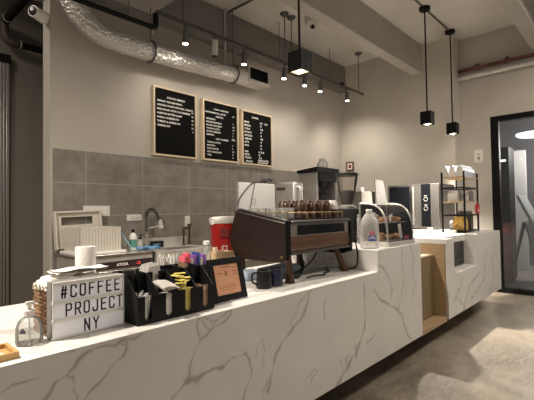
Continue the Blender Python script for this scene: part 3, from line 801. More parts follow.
t = thing('pickup_counter', 'white veined pickup counter with a notched front beside the glass door', 'counter', (5.6, 0, .2))
o = vein_panel('front_panel', [(4.53, 4.74, .22, 1.08), (4.74, 5.63, .22, .69), (5.63, 6.76, .22, 1.08)], FY, VR, None, .008)
o.parent = t; o.data.transform(Matrix.Translation((-5.6, 0, -.2)))
bm = nb()
box(bm, 4.53, 4.74, FY+.0015, 2.30, 1.03, 1.08); box(bm, 4.74, 5.63, 1.70, 2.30, 1.0, 1.08); box(bm, 5.63, 6.76, FY+.0015, 2.30, 1.03, 1.08)
box(bm, 6.42, 7.29, 2.325, 4.55, 1.03, 1.08)
box(bm, 6.42, 6.76, 2.30, 2.325, 1.03, 1.08)
obj('countertop', bm, 'quartz', t)
bm = nb()
box(bm, 4.545, 4.74, FY+.004, 2.28, .22, 1.03); box(bm, 4.74, 5.63, FY+.004, 2.28, .22, .675); box(bm, 5.645, 6.755, FY+.004, 2.28, .22, 1.03)
box(bm, 4.74, 5.63, FY+.0015, 1.72, .675, .69); box(bm, 5.63, 5.645, FY+.0015, 1.72, .69, 1.03)
obj('carcass', bm, 'quartz', t)
bm = nb(); box(bm, 4.531, 4.545, FY+.03, 2.28, .22, 1.028); obj('end_panel', bm, 'oak', t, label='oak veneer end panel')
bm = nb(); box(bm, 6.45, 7.28, 2.36, 4.5, .2, 1.03); obj('wall_cabinet', bm, 'oak', t)
bm = nb(); box(bm, 4.6, 6.7, 1.95, 2.25, .2, .22); obj('plinth', bm, 'black', t)

t = thing('display_fridge', 'small dark glass-fronted display set in the notch of the pickup counter', 'display case', (5.18, 1.9, .69))
bm = nb(); box(bm, 4.745, 5.625, 1.735, 2.27, .692, .995); obj('body', bm, 'black', t)
bm = nb(); box(bm, 4.75, 5.62, 1.715, 1.735, .70, .99); obj('glass_front', bm, 'black_gloss', t)
bm = nb(); box(bm, 4.75, 5.62, 1.71, 1.715, .86, .868); box(bm, 4.75, 5.62, 1.71, 1.715, .76, .766); obj('shelf_edges', bm, 'nickel', t)

t = thing('half_gate', 'low dark wooden gate closing the gap between the two counters', 'gate', (4.17, 1.72, .2))
bm = nb(); box(bm, 3.83, 4.52, 1.70, 1.735, .25, .90, .003); obj('gate_panel', bm, 'olive_wood', t)
bm = nb(); box(bm, 3.83, 4.52, 1.695, 1.80, .90, .918, .003); obj('cap_rail', bm, 'light_wood', t)
bm = nb(); box(bm, 3.83, 4.52, 1.735, 1.91, .21, .25); box(bm, 3.83, 4.52, 1.88, 1.91, .001, .21); obj('toe_board', bm, 'black', t)
bm = nb(); box(bm, 3.825, 4.525, 1.565, 1.699, .20, .25, .003); obj('step_ledge', bm, 'oak', t)

# back bar: undercounter freezer, sink unit, equipment table
t = thing('undercounter_freezer', 'stainless undercounter freezer with a dark control strip below the open bin', 'freezer', (2.0, 4.25, .2))
bm = nb(); box(bm, 1.62, 2.41, 3.98, 4.57, .25, .985, .004); obj('cabinet', bm, 'dull_steel', t)
bm = nb(); box(bm, 1.60, 2.42, 3.95, 4.58, .985, 1.0, .003); obj('top', bm, 'steel', t)
bm = nb(); box(bm, 1.64, 2.39, 3.955, 3.98, .85, .925, .003); obj('control_strip', bm, mat('strip', (.035, .022, .025), .25), t)
bm = nb(); text(bm, 'ATOSA', 1.98, .874, .028, 3.9545, x1=2.11, bold=.03); obj('lettering', bm, 'lettering', t)
bm = nb(); text(bm, '-12', 2.20, .872, .03, 3.9545, x1=2.25, bold=.02); obj('readout', bm, emit('red_led', (.7, .05, .05), .8), t)
for x0, x1 in ((1.64, 2.01), (2.02, 2.39)):
    bm = nb(); box(bm, x0, x1, 3.955, 3.98, .28, .83, .004); dr = obj('door', bm, 'steel', t)
    bm = nb(); cyl(bm, (x0+.06, 3.935, .79), (x1-.06, 3.935, .79), .008, n=10); cyl(bm, (x0+.07, 3.935, .79), (x0+.07, 3.956, .79), .006, n=8); cyl(bm, (x1-.07, 3.935, .79), (x1-.07, 3.956, .79), .006, n=8); obj('handle', bm, 'steel', dr)
for x in (1.68, 2.35):
    for y in (4.03, 4.5):
        bm = nb(); cyl(bm, (x, y, .2), (x, y, .25), .022, n=14); obj('foot', bm, 'black', t)

t = thing('sink_unit', 'stainless sink unit with a deep basin and low backsplash', 'sink', (2.87, 4.25, .2))
bm = nb()
box(bm, 2.44, 3.30, 3.95, 3.985, .62, .98, .003)
for x0, x1, y0, y1 in ((2.44, 2.66, 3.985, 4.56), (3.12, 3.30, 3.985, 4.56), (2.66, 3.12, 3.985, 4.05), (2.66, 3.12, 4.42, 4.56)): box(bm, x0, x1, y0, y1, .965, .98)
obj('top', bm, 'dull_steel', t)
bm = nb(); box(bm, 2.65, 3.13, 4.045, 4.05, .72, .965); box(bm, 2.65, 3.13, 4.42, 4.425, .72, .965); box(bm, 2.65, 2.655, 4.05, 4.42, .72, .965); box(bm, 3.125, 3.13, 4.05, 4.42, .72, .965); box(bm, 2.65, 3.13, 4.045, 4.425, .715, .72); obj('basin', bm, 'steel', t)
bm = nb(); box(bm, 2.44, 3.30, 4.56, 4.575, .95, 1.09, .003); obj('backsplash', bm, 'dull_steel', t)
for x in (2.47, 3.27):
    for y in (4.02, 4.53):
        bm = nb(); cyl(bm, (x, y, .2), (x, y, .97), .019, n=12); obj('leg', bm, 'dull_steel', t, smooth=True)

t = thing('spring_faucet', 'tall gooseneck spring faucet behind the sink', 'faucet', (2.66, 4.49, .98))
bm = nb(); lathe(bm, [(0, 0), (.035, 0), (.035, .02), (.018, .03), (.018, .2), (0, .2)], (2.64, 4.49, .981)); obj('base', bm, 'steel', t, smooth=True)
bm = nb(); tube(bm, [(2.64, 4.49, 1.16), (2.64, 4.49, 1.36), (2.655, 4.485, 1.43), (2.70, 4.475, 1.462), (2.75, 4.465, 1.43), (2.785, 4.455, 1.35), (2.80, 4.45, 1.30)], lambda s: .019+.003*math.sin(s*260), 10, k=18); obj('spring_neck', bm, 'nickel', t, smooth=True)
bm = nb(); cyl(bm, (2.80, 4.45, 1.33), (2.82, 4.445, 1.22), .022, .03, n=16); obj('spray_head', bm, 'cream', t, smooth=True)
bm = nb(); cyl(bm, (2.64, 4.49, 1.22), (2.80, 4.45, 1.25), .006, n=8); obj('holder', bm, 'steel', t)
t = thing('wall_faucet', 'bronze two-post faucet with a cross bar at the right end of the sink', 'faucet', (3.24, 4.49, .98))
for x in (3.19, 3.285):
    bm = nb(); cyl(bm, (x, 4.49, .981), (x, 4.49, 1.20), .014, n=12); cyl(bm, (x, 4.49, .981), (x, 4.49, .995), .025, n=14); obj('post', bm, 'bronze', t, smooth=True)
bm = nb(); cyl(bm, (3.18, 4.49, 1.205), (3.30, 4.49, 1.205), .013, n=10); obj('cross_bar', bm, 'bronze', t, smooth=True)
bm = nb(); cyl(bm, (3.285, 4.49, 1.205), (3.285, 4.49, 1.25), .018, n=12); cyl(bm, (3.25, 4.49, 1.25), (3.32, 4.49, 1.25), .011, n=8); obj('valve', bm, 'bronze', t, smooth=True)

t = thing('equipment_table', 'stainless steel work table behind the espresso machine', 'table', (4.4, 3.2, .2))
bm = nb(); box(bm, 2.72, 6.30, 2.92, 3.55, .92, .95, .004); obj('tabletop', bm, 'dull_steel', t)
bm = nb(); box(bm, 2.78, 6.24, 2.97, 3.5, .40, .42); obj('lower_shelf', bm, 'dull_steel', t)
for x in (2.77, 4.5, 6.25):
    for y in (2.97, 3.5):
        bm = nb(); cyl(bm, (x, y, .2), (x, y, .92), .02, n=12); obj('leg', bm, 'dull_steel', t)

# ================================================================== THINGS ON THE BACK BAR
t = thing('storage_bin', 'ribbed off-white plastic bin on the freezer with its lid propped open behind', 'bin', (1.9, 4.28, 1.0))
bm = nb()
x0, x1, y0, y1, z0, z1 = 1.655, 2.09, 4.06, 4.46, 1.03, 1.275
n = 14; pts = []
for i in range(n):
    a = x0+(x1-x0)*i/n; b = x0+(x1-x0)*(i+.8)/n
    pts += [(a, y0), (b, y0), (b, y0+.005), (x0+(x1-x0)*(i+1)/n, y0+.005)]
for i in range(n):
    a = y0+(y1-y0)*i/n; b = y0+(y1-y0)*(i+.8)/n
    pts += [(x1, a), (x1, b), (x1-.005, b), (x1-.005, y0+(y1-y0)*(i+1)/n)]
pts += [(x1, y1), (x0, y1)]
for i in range(n):
    a = y1-(y1-y0)*i/n; b = y1-(y1-y0)*(i+.8)/n
    pts += [(x0, a), (x0, b), (x0+.005, b), (x0+.005, y1-(y1-y0)*(i+1)/n)]
clean = [p for i, p in enumerate(pts) if (Vector(p)-Vector(pts[i-1])).length > 1e-5]
prism(bm, clean, 'z', z0, z1); obj('box', bm, 'cream', t)
bm = nb(); box(bm, 1.62, 2.13, 4.02, 4.50, 1.001, 1.03, .008); obj('base_flange', bm, 'white', t)
bm = nb()
ly = 4.52
for a, b, c, d2 in ((1.585, 1.665, 1.05, 1.45), (2.0, 2.085, 1.05, 1.45), (1.665, 2.0, 1.385, 1.45), (1.665, 2.0, 1.05, 1.30)): box(bm, a, b, ly-.012, ly+.012, c, d2, .004)
for a, b, c, d2 in ((1.585, 1.605, 1.05, 1.45), (2.065, 2.085, 1.05, 1.45), (1.605, 2.065, 1.43, 1.45)): box(bm, a, b, ly-.055, ly-.012, c, d2, .004)
xform(bm, Matrix.Translation((1.835, ly, 1.05)) @ Matrix.Rotation(math.radians(-4), 4, 'X') @ Matrix.Rotation(math.radians(-2), 4, 'Y') @ Matrix.Translation((-1.835, -ly, -1.05)))
xform(bm, Matrix.Translation((-.004, -.01, .0)))
obj('lid', bm, 'cream', t)
bm = nb(); tube(bm, [(2.105, 4.12, 1.24), (2.13, 4.1, 1.17), (2.19, 4.08, 1.07), (2.235, 4.07, 1.012)], .006, 8); single('blue_stick', bm, 'sky_blue', 'pale blue stick leaning against the right side of the open bin', 'stick', smooth=True)

t = thing('spray_bottle', 'white and green cleaning bottle with a black cap beside the open bin', 'bottle', (2.30, 4.2, 1.001))
bm = nb(); lathe(bm, [(0, 0), (.037, 0), (.042, .01), (.042, .15), (.03, .18), (.014, .195), (0, .195)], (2.30, 4.2, 1.001)); obj('body', bm, 'white', t, smooth=True)
bm = nb(); lathe(bm, [(.0425, .03), (.0432, .03), (.0432, .12), (.0425, .12)], (2.30, 4.2, 1.001)); obj('label_band', bm, 'green', t, smooth=True)
bm = nb(); lathe(bm, [(0, .195), (.018, .195), (.018, .225), (.009, .235), (0, .235)], (2.30, 4.2, 1.001)); obj('cap', bm, 'black', t, smooth=True)
t = thing('soap_dispenser', 'clear soap bottle with a black pump beside the spring faucet', 'bottle', (2.555, 4.48, .981))
bm = nb(); lathe(bm, [(0, 0), (.036, 0), (.04, .01), (.04, .08), (.02, .105), (.014, .115), (0, .115)], (2.545, 4.48, .981)); obj('body', bm, 'clear_plastic', t, smooth=True)
bm = nb(); lathe(bm, [(0, .115), (.017, .115), (.017, .13), (.005, .135), (.005, .165), (0, .165)], (2.545, 4.48, .981)); box(bm, 2.545, 2.585, 4.473, 4.487, 1.14, 1.15, .002); obj('pump', bm, 'black', t, smooth=True)
bm = nb(); r = bmesh.ops.create_grid(bm, x_segments=26, y_segments=14, size=1)
for v in bm.verts:
    x, y = v.co.x, v.co.y
    v.co = Vector((2.39+x*.13, 4.03+y*.05, 1.034+.008*math.sin(6*x+2*y)+.006*math.sin(9*y+4*x)))
r2 = bmesh.ops.extrude_face_region(bm, geom=bm.faces[:]); 
for v in [g for g in r2['geom'] if isinstance(g, bmesh.types.BMVert)]: v.co.z -= .012
single('cleaning_cloth', bm, 'blue', 'crumpled blue cloth lying between the freezer top and the sink', 'cloth', smooth=True)
bm = nb(); box(bm, 2.69, 2.85, 4.44, 4.50, .981, 1.06, .004); bx = single('sponge_box', bm, 'black', 'black box with a pale label on the sink ledge under the faucet', 'box')
bm = nb(); text(bm, 'CLEAN', 2.70, 1.01, .022, 4.4395, x1=2.80); bxl = obj('label_text', bm, 'sky_blue', bx)

cx, cy, cz = 2.935, 3.38, .951
t = thing('beverage_cooler', 'red round beverage cooler with a white lid on the work table', 'cooler', (cx, cy, cz))
bm = nb(); lathe(bm, [(0, 0), (.128, 0), (.137, .01), (.148, .33), (.148, .34), (0, .34)], (cx, cy, cz), 40); obj('body', bm, 'red', t, smooth=True)
bm = nb(); lathe(bm, [(0, .34), (.158, .34), (.163, .35), (.163, .385), (.155, .40), (.11, .412), (0, .415)], (cx, cy, cz), 40); obj('lid', bm, 'white', t, smooth=True)
a = math.radians(232)
def ccx(r, da=0): return Vector((cx+r*math.cos(a+da), cy+r*math.sin(a+da), 0))
bm = nb(); box(bm, -.05, .05, -.02, .012, .19, .29, .008); xform(bm, Matrix.Translation((cx, cy, cz)) @ Matrix.Rotation(a+PI/2, 4, 'Z') @ Matrix.Translation((0, -.147, 0))); obj('tap_recess', bm, 'red_dark', t)
bm = nb(); box(bm, -.03, .03, -.004, .004, .05, .105, .003); xform(bm, Matrix.Translation((cx, cy, cz)) @ Matrix.Rotation(a+PI/2, 4, 'Z') @ Matrix.Translation((0, -.143, 0))); obj('badge', bm, 'white', t)
bm = nb(); box(bm, -.017, .017, -.002, .002, .06, .095, .003); xform(bm, Matrix.Translation((cx, cy, cz)) @ Matrix.Rotation(a+PI/2, 4, 'Z') @ Matrix.Translation((0, -.149, 0))); obj('badge_mark', bm, 'red', t)
bm = nb(); box(bm, -.02, .02, -.022, .0, .325, .365, .006); xform(bm, Matrix.Translation((cx, cy, cz)) @ Matrix.Rotation(a-.9+PI/2, 4, 'Z') @ Matrix.Translation((0, -.156, 0))); obj('latch', bm, 'white', t)
def cyl_bev(bm, c, r, h, z=0, b=.004, n=24): lathe(bm, [(0, z), (r-b, z), (r, z+b), (r, z+h-b), (r-b, z+h), (0, z+h)], c, n)

# appliances on the work table
t = thing('splash_panel', 'plain white upright splash panel behind the left half of the espresso machine', 'panel', (3.04, 3.0, .951))
bm = nb(); box(bm, 2.785, 3.34, 2.975, 3.02, .965, 1.715, .006); obj('board', bm, mat('light_grey_panel', (.30, .295, .285), .45, noise=.02), t)
bm = nb(); tube(bm, [(3.0+.03*math.cos(a), 2.973, 1.52+.03*math.sin(a)) for a in [i*2*PI/16 for i in range(17)]], .003, 6, smooth=False); obj('round_mark', bm, 'grey_ink', t)
for x in (2.83, 3.29):
    bm = nb(); box(bm, x-.02, x+.02, 2.96, 3.12, .951, .966, .003); obj('foot', bm, 'dull_steel', t)
bm = nb(); tube(bm, [(2.76, 2.968, 1.48), (2.80, 2.965, 1.56), (2.90, 2.965, 1.66), (3.0, 2.97, 1.722), (3.12, 2.985, 1.73), (3.22, 2.98, 1.742), (3.34, 2.985, 1.77)], .007, 8)
tube(bm, [(2.79, 2.966, 1.42), (2.86, 2.964, 1.36), (2.93, 2.964, 1.44), (2.98, 2.966, 1.60), (3.02, 2.97, 1.722)], .004, 8)
single('power_cord', bm, 'cable', 'thin black cord draped over the white splash panel', 'cord', smooth=True)
bm = nb()
tube(bm, [(3.14, 3.0, 1.732), (3.18, 3.01, 1.755), (3.24, 3.0, 1.745), (3.2, 3.01, 1.737), (3.27, 3.0, 1.77), (3.31, 3.0, 1.75)], .014, 8)
single('cable_bundle', bm, 'rubber', 'dark coiled cable bundle on top of the white splash panel', 'cable', smooth=True)

t = thing('hot_water_tower', 'stainless round-cornered water boiler between the white panel and the coffee brewer', 'water boiler', (3.78, 3.14, .951))
bm = nb(); box(bm, 3.69, 3.87, 2.98, 3.30, .97, 1.765, .03, 4); obj('body', bm, 'steel', t, smooth=True)
bm = nb(); box(bm, 3.684, 3.692, 3.12, 3.26, 1.665, 1.70, .003); obj('badge', bm, 'nickel', t)
bm = nb(); tube(bm, [(3.74, 2.985, 1.69), (3.74, 2.95, 1.70), (3.74, 2.935, 1.66), (3.74, 2.935, 1.60)], .016, 10); cyl(bm, (3.74, 2.935, 1.60), (3.74, 2.935, 1.52), .02, n=14); obj('spigot', bm, 'steel', t, smooth=True)
bm = nb(); box(bm, 3.70, 3.86, 2.99, 3.29, .951, .97); obj('base', bm, 'black', t)

t = thing('coffee_brewer', 'tall coffee brewer with a black top and a steel thermal server', 'coffee brewer', (4.36, 3.12, .951))
bm = nb(); box(bm, 4.13, 4.17, 2.98, 3.26, .951, 1.90, .004); box(bm, 4.56, 4.60, 2.98, 3.26, .951, 1.90, .004); box(bm, 4.17, 4.56, 3.22, 3.26, .951, 1.90); box(bm, 4.17, 4.56, 2.98, 3.22, .951, 1.0); obj('housing', bm, mat('brewer_steel', (.40, .385, .36), .4, .6), t)
bm = nb(); prism(bm, [(2.955, 1.90), (3.28, 1.90), (3.28, 1.935), (2.955, 1.965)], 'x', 4.11, 4.62); obj('top', bm, 'black', t)
bm = nb(); box(bm, 4.172, 4.558, 2.965, 3.22, 1.79, 1.90, .004); obj('brew_head', bm, 'black', t)
bm = nb(); lathe(bm, [(0, 0), (.06, 0), (.085, .06), (.09, .07), (0, .07)], (4.37, 3.09, 1.718), 28); obj('filter_basket', bm, 'black', t, smooth=True)
t = thing('thermal_server', 'brushed steel thermal coffee server standing in the brewer', 'coffee server', (4.37, 3.1, 1.001))
bm = nb(); cyl_bev(bm, (4.37, 3.1, 1.001), .10, .54, 0, .01, 32); obj('body', bm, 'steel', t, smooth=True)
bm = nb(); lathe(bm, [(0, .54), (.095, .54), (.085, .59), (.05, .64), (0, .64)], (4.37, 3.1, 1.001), 28); obj('lid', bm, 'black', t, smooth=True)
bm = nb(); tube(bm, [(4.44, 3.02, 1.49), (4.48, 2.975, 1.48), (4.485, 2.97, 1.34), (4.44, 3.02, 1.29)], .012, 8); obj('handle', bm, 'black', t, smooth=True)
c = (4.44, 3.1, 1.956)
t = thing('glass_decanter', 'round clear glass decanter standing on top of the black brewer', 'decanter', c)
bm = nb(); lathe(bm, [(0, 0), (.04, 0), (.062, .025), (.07, .062), (.062, .10), (.038, .125), (.038, .14), (.042, .145)], c, 28); obj('bowl', bm, 'clear_plastic', t, smooth=True)
bm = nb(); lathe(bm, [(.040, .128), (.047, .13), (.047, .148), (.040, .15)], c, 28); obj('collar', bm, 'cream', t, smooth=True)
bm = nb(); tube(bm, [(c[0]-.03, c[1]-.035, c[2]+.135), (c[0]-.055, c[1]-.06, c[2]+.12), (c[0]-.06, c[1]-.065, c[2]+.06), (c[0]-.046, c[1]-.05, c[2]+.03)], .007, 8); obj('handle', bm, 'cream', t, smooth=True)

t = thing('white_box', 'white boxy water filter with a small cap behind the pastry case', 'box', (5.46, 3.1, .951))
bm = nb(); box(bm, 5.28, 5.70, 3.0, 3.3, .951, 1.69, .012); obj('body', bm, mat('grey_white', (.22, .21, .19), .5, noise=.02), t)
bm = nb(); cyl_bev(bm, (5.46, 3.12, 1.69), .05, .06); obj('cap', bm, 'white', t, smooth=True)
bm = nb(); box(bm, 5.33, 5.52, 2.996, 3.0, 1.62, 1.64); obj('mark', bm, 'grey_ink', t)
bm = nb(); prism(bm, [(5.58, 1.88), (5.85, 1.86), (6.18, .955), (5.72, .955)], 'y', 2.945, 2.953)
single('acrylic_sheet', bm, mat('grey_sheet', (.12, .118, .115), .45), 'pale grey leaning sheet beside the white boxy filter', 'sheet')

# oven on the wall counter
t = thing('countertop_oven', 'stainless oven with a black glass door and black control panel behind the rack', 'oven', (6.85, 2.75, 1.081))
bm = nb(); box(bm, 6.50, 7.24, 2.33, 3.19, 1.10, 1.82, .006); obj('body', bm, mat('oven_steel', (.22, .21, .20), .35, .8, noise=.1, stretch=(1, 1, 30)), t)
bm = nb(); box(bm, 6.488, 6.50, 2.80, 3.15, 1.14, 1.79, .004); dr = obj('door', bm, 'black_gloss', t)
bm = nb(); cyl(bm, (6.455, 2.73, 1.16), (6.455, 2.73, 1.78), .018, n=14); cyl(bm, (6.455, 2.73, 1.24), (6.50, 2.73, 1.24), .012, n=10); cyl(bm, (6.455, 2.73, 1.70), (6.50, 2.73, 1.70), .012, n=10); obj('handle', bm, 'steel', dr, smooth=True)
bm = nb(); box(bm, 6.488, 6.50, 2.46, 2.61, 1.13, 1.815, .003); cp = obj('control_panel', bm, 'black_gloss', t)
for z in (1.57, 1.42):
    bm = nb(); tube(bm, [(6.486, 2.535+.03*math.cos(a), z+.03*math.sin(a)) for a in [i*2*PI/16 for i in range(17)]], .0035, 6, smooth=False); box(bm, 6.485, 6.488, 2.51, 2.56, z+.05, z+.062); obj('dial', bm, 'dull_steel', cp)
for y in (2.4, 3.1):
    for x in (6.56, 7.18):
        bm = nb(); cyl(bm, (x, y, 1.081), (x, y, 1.10), .025, n=12); obj('foot', bm, 'black', t)

# ================================================================== ESPRESSO MACHINE
ZT = .921
t = thing('espresso_machine', 'wide dark walnut espresso machine on bronze feet on the low counter', 'espresso machine', (2.55, 2.05, ZT))
side = [(1.800, 1.075), (1.792, 1.15), (1.80, 1.335), (1.83, 1.35), (2.27, 1.425), (2.32, 1.40), (2.375, 1.24), (2.38, 1.18), (2.33, 1.075), (2.28, 1.055), (1.85, 1.055)]
bm = nb(); prism(bm, side, 'x', 2.125, 2.16); bmesh.ops.bevel(bm, geom=[e for e in bm.edges if abs(e.verts[0].co.x-e.verts[1].co.x) < 1e-6], offset=.005, segments=2, affect='EDGES'); obj('side_panel', bm, 'panel_brown', t)
bm = nb(); prism(bm, side, 'x', 2.93, 2.955); obj('side_panel', bm, 'black', t)
bm = nb(); prism(bm, [(1.84, 1.10), (1.825, 1.16), (1.83, 1.315), (2.26, 1.35), (2.33, 1.24), (2.30, 1.09)], 'x', 2.16, 2.93); obj('body', bm, 'black_metal', t)
# edge rails of the left side panel
bm = nb(); tube(bm, [(2.14, 1.80, 1.345), (2.14, 2.27, 1.435), (2.14, 2.33, 1.41)], .009, 8, smooth=False); tube(bm, [(2.118, 1.80, 1.328), (2.118, 2.26, 1.413)], .006, 8, smooth=False); obj('panel_rail', bm, 'nickel', t, smooth=True)
bm = nb(); box(bm, 2.118, 2.162, 1.784, 1.80, 1.08, 1.35, .004); obj('corner_post', bm, 'black_metal', t)
bm = nb(); box(bm, 2.925, 2.958, 1.776, 1.80, 1.075, 1.345, .004); obj('corner_post', bm, 'black_metal', t)
# front face, seen by the customers
bm = nb(); box(bm, 2.162, 2.925, 1.776, 1.825, 1.325, 1.348, .005); obj('top_rail', bm, 'nickel', t)
bm = nb(); box(bm, 2.162, 2.925, 1.792, 1.83, 1.235, 1.325, .003); obj('front_panel', bm, mat('grey_brown_metal', (.30, .27, .24), .35, .5, noise=.1), t)
bm = nb(); box(bm, 2.245, 2.86, 1.787, 1.792, 1.243, 1.312, .002); obj('window', bm, 'black_gloss', t)
bm = nb(); prism(bm, [(1.792, 1.235), (1.785, 1.20), (1.785, 1.15), (1.795, 1.125), (1.83, 1.125), (1.83, 1.235)], 'x', 2.162, 2.925); obj('wood_fascia', bm, 'walnut', t, label='walnut strip across the front')
bm = nb(); box(bm, 2.162, 2.93, 1.779, 1.83, 1.108, 1.125, .004); obj('lower_rail', bm, 'nickel', t)
for (bx, by), (tx, ty) in (((2.15, 1.79), (2.15, 1.80)), ((2.845, 1.79), (2.775, 1.825))):
    bm = nb(); cyl(bm, (bx, by, ZT+.016), (tx, ty, 1.11), .030, .019, n=18); cyl(bm, (bx, by, ZT+.001), (bx, by, ZT+.02), .035, .033, n=20); obj('foot', bm, 'bronze', t, smooth=True)
for bx, by in ((2.16, 2.28), (2.88, 2.28)):
    bm = nb(); cyl(bm, (bx, by, ZT+.016), (bx, by, 1.11), .030, .022, n=18); cyl(bm, (bx, by, ZT+.001), (bx, by, ZT+.02), .035, .033, n=20); obj('foot', bm, 'bronze', t, smooth=True)
bm = nb(); cyl(bm, (2.117, 1.835, 1.095), (2.126, 1.835, 1.095), .010, n=12); obj('brass_stud', bm, 'brass', t)
bm = nb()
for z in (1.405,):
    cyl(bm, (2.19, 1.84, z), (2.91, 1.84, z), .0032, n=8); cyl(bm, (2.19, 1.84, z), (2.19, 2.24, z), .0032, n=8)
for p in ((2.19, 1.84), (2.43, 1.84), (2.67, 1.84), (2.91, 1.84), (2.19, 2.04), (2.19, 2.24)): cyl(bm, (p[0], p[1], 1.345), (p[0], p[1], 1.412), .0045, n=8)
obj('cup_rail', bm, 'brass', t, smooth=True)
bm = nb(); box(bm, 2.165, 2.925, 1.835, 2.245, 1.343, 1.355); obj('cup_tray', bm, 'black_metal', t)
for x in (2.42, 2.72):
    bm = nb(); lathe(bm, [(0, 0), (.04, 0), (.04, .06), (.03, .07), (0, .07)], (x, 2.37, 1.12)); obj('group_head', bm, 'steel', t, smooth=True)

# cups on top of it
def cup(lab, x, y, z, kind):
    t = thing('cup', lab, 'cup', (x, y, z), group='cups on the espresso machine')
    bm = nb()
    if kind == 'glass':
        lathe(bm, [(0, 0), (.026, 0), (.033, .085), (.030, .085), (.024, .006), (0, .006)], (x, y, z), 18); obj('bowl', bm, 'clear_plastic', t, smooth=True)
    else:
        m = 'cup_brown' if kind == 'brown' else 'cup_white'
        lathe(bm, [(0, .068), (.024, .068), (.026, .075), (.032, .073), (.046, .04), (.049, 0), (.046, 0), (.042, .04), (.026, .065), (0, .065)], (x, y, z), 20); obj('bowl', bm, m, t, smooth=True)
        bm = nb(); tube(bm, [(x-.026, y-.028, z+.045), (x-.04, y-.046, z+.04), (x-.041, y-.048, z+.018), (x-.03, y-.03, z+.012)], .005, 6); obj('handle', bm, m, t, smooth=True)
    return t
ordn = ['first', 'second', 'third', 'fourth', 'fifth', 'sixth', 'seventh']
z0 = 1.356
n = 0
for j, y in enumerate((1.91, 2.045)):
    for i in range(5):
        x = 2.87-.108*i - .04*j
        cup('%s upside-down brown cup from the grinder in the %s row on the machine' % (ordn[i], ('front', 'rear')[j]), x, y, z0, 'brown')
        if (i + j) % 2 == 0:
            cup('%s cup stacked on the %s brown cup from the grinder, %s row' % ('white' if i == 0 or j == 1 and i == 4 else 'dark brown', ordn[i], ('front', 'rear')[j]), x, y, z0+.0685, 'white' if i == 0 or j == 1 and i == 4 else 'brown')
        else:
            cup('brown cup stacked on the %s brown cup from the grinder, %s row' % (ordn[i], ('front', 'rear')[j]), x, y, z0+.0685, 'brown')
for j, y in enumerate((1.91, 2.02, 2.13, 2.21)):
    for i in range(2):
        cup('clear glass on the espresso machine, %s from its left side panel in the %s row' % (ordn[i], ordn[j]), 2.245+.067*i, y, z0, 'glass')
for i in range(5):
    cup('%s cup behind the two brown rows on the machine, %s from the grinder' % ('white' if i == 4 else 'brown', ordn[i]), 2.85-.11*i, 2.165, z0, 'white' if i == 4 else 'brown')
bm = nb(); blob(bm, (2.36, 2.30, 1.395), .022, .022, .025, 3, .03); 
xform(bm, Matrix.Identity(4)); single('tamper_knob', bm, 'black', 'black round knob of a tamper among the clear glasses', 'tamper', smooth=True)

# cables beneath
for lab, pts, r in (('thick black hose looping down under the espresso machine', [(2.50, 2.0, 1.075), (2.53, 1.98, 1.02), (2.50, 1.95, .97), (2.40, 1.90, .936), (2.30, 1.86, .936), (2.22, 1.95, .936)], .013),
                    ('thin black cable rising diagonally behind the right machine foot', [(2.34, 1.98, .930), (2.50, 1.99, .94), (2.68, 2.0, 1.0), (2.80, 2.02, 1.082)], .006),
                    ('thin black cable snaking across the counter between the machine feet', [(2.36, 1.80, .928), (2.46, 1.815, .928), (2.55, 1.78, .928), (2.62, 1.83, .928), (2.72, 1.85, .928), (2.80, 1.93, .928), (2.9, 2.0, .928)], .006),
                    ('black power cable curving off the right end of the espresso machine', [(2.945, 1.762, 1.20), (2.948, 1.735, 1.12), (2.948, 1.725, 1.02), (2.935, 1.735, .95), (2.925, 1.80, .929), (2.93, 1.9, .929)], .007)):
    bm = nb(); tube(bm, pts, r, 8); single('cable', bm, 'cable', lab, 'cable', 'cables of the espresso machine', smooth=True)

# grinder
t = thing('coffee_grinder', 'black coffee grinder with a clear hopper half full of beans', 'coffee grinder', (3.66, 2.25, 1.091))
c = (3.66, 2.25, 1.091)
bm = nb(); box(bm, 3.565, 3.755, 2.12, 2.40, 1.10, 1.43, .012); obj('body', bm, 'dark_plastic', t)
bm = nb(); box(bm, 3.54, 3.78, 2.08, 2.42, 1.091, 1.105, .004); obj('base', bm, 'black', t)
bm = nb(); lathe(bm, [(0, .34), (.085, .34), (.09, .35), (.09, .365), (.06, .38), (0, .38)], c, 28); obj('collar', bm, 'steel', t, smooth=True)
bm = nb(); lathe(bm, [(.055, .38), (.06, .39), (.085, .50), (.115, .68)], c, 32); obj('hopper', bm, 'smoke', t, smooth=True)
bm = nb(); lathe(bm, [(0, .385), (.052, .385), (.057, .40), (.080, .49), (.084, .51), (.05, .53), (0, .525)], c, 28); obj('beans', bm, 'coffee', t, smooth=True)
bm = nb(); lathe(bm, [(0, .68), (.122, .68), (.122, .705), (.11, .71), (0, .712)], c, 32); obj('lid', bm, 'dark_plastic', t, smooth=True)
bm = nb(); cyl(bm, (3.66, 2.12, 1.30), (3.66, 2.06, 1.24), .03, .022, n=16); obj('spout', bm, 'black', t, smooth=True)

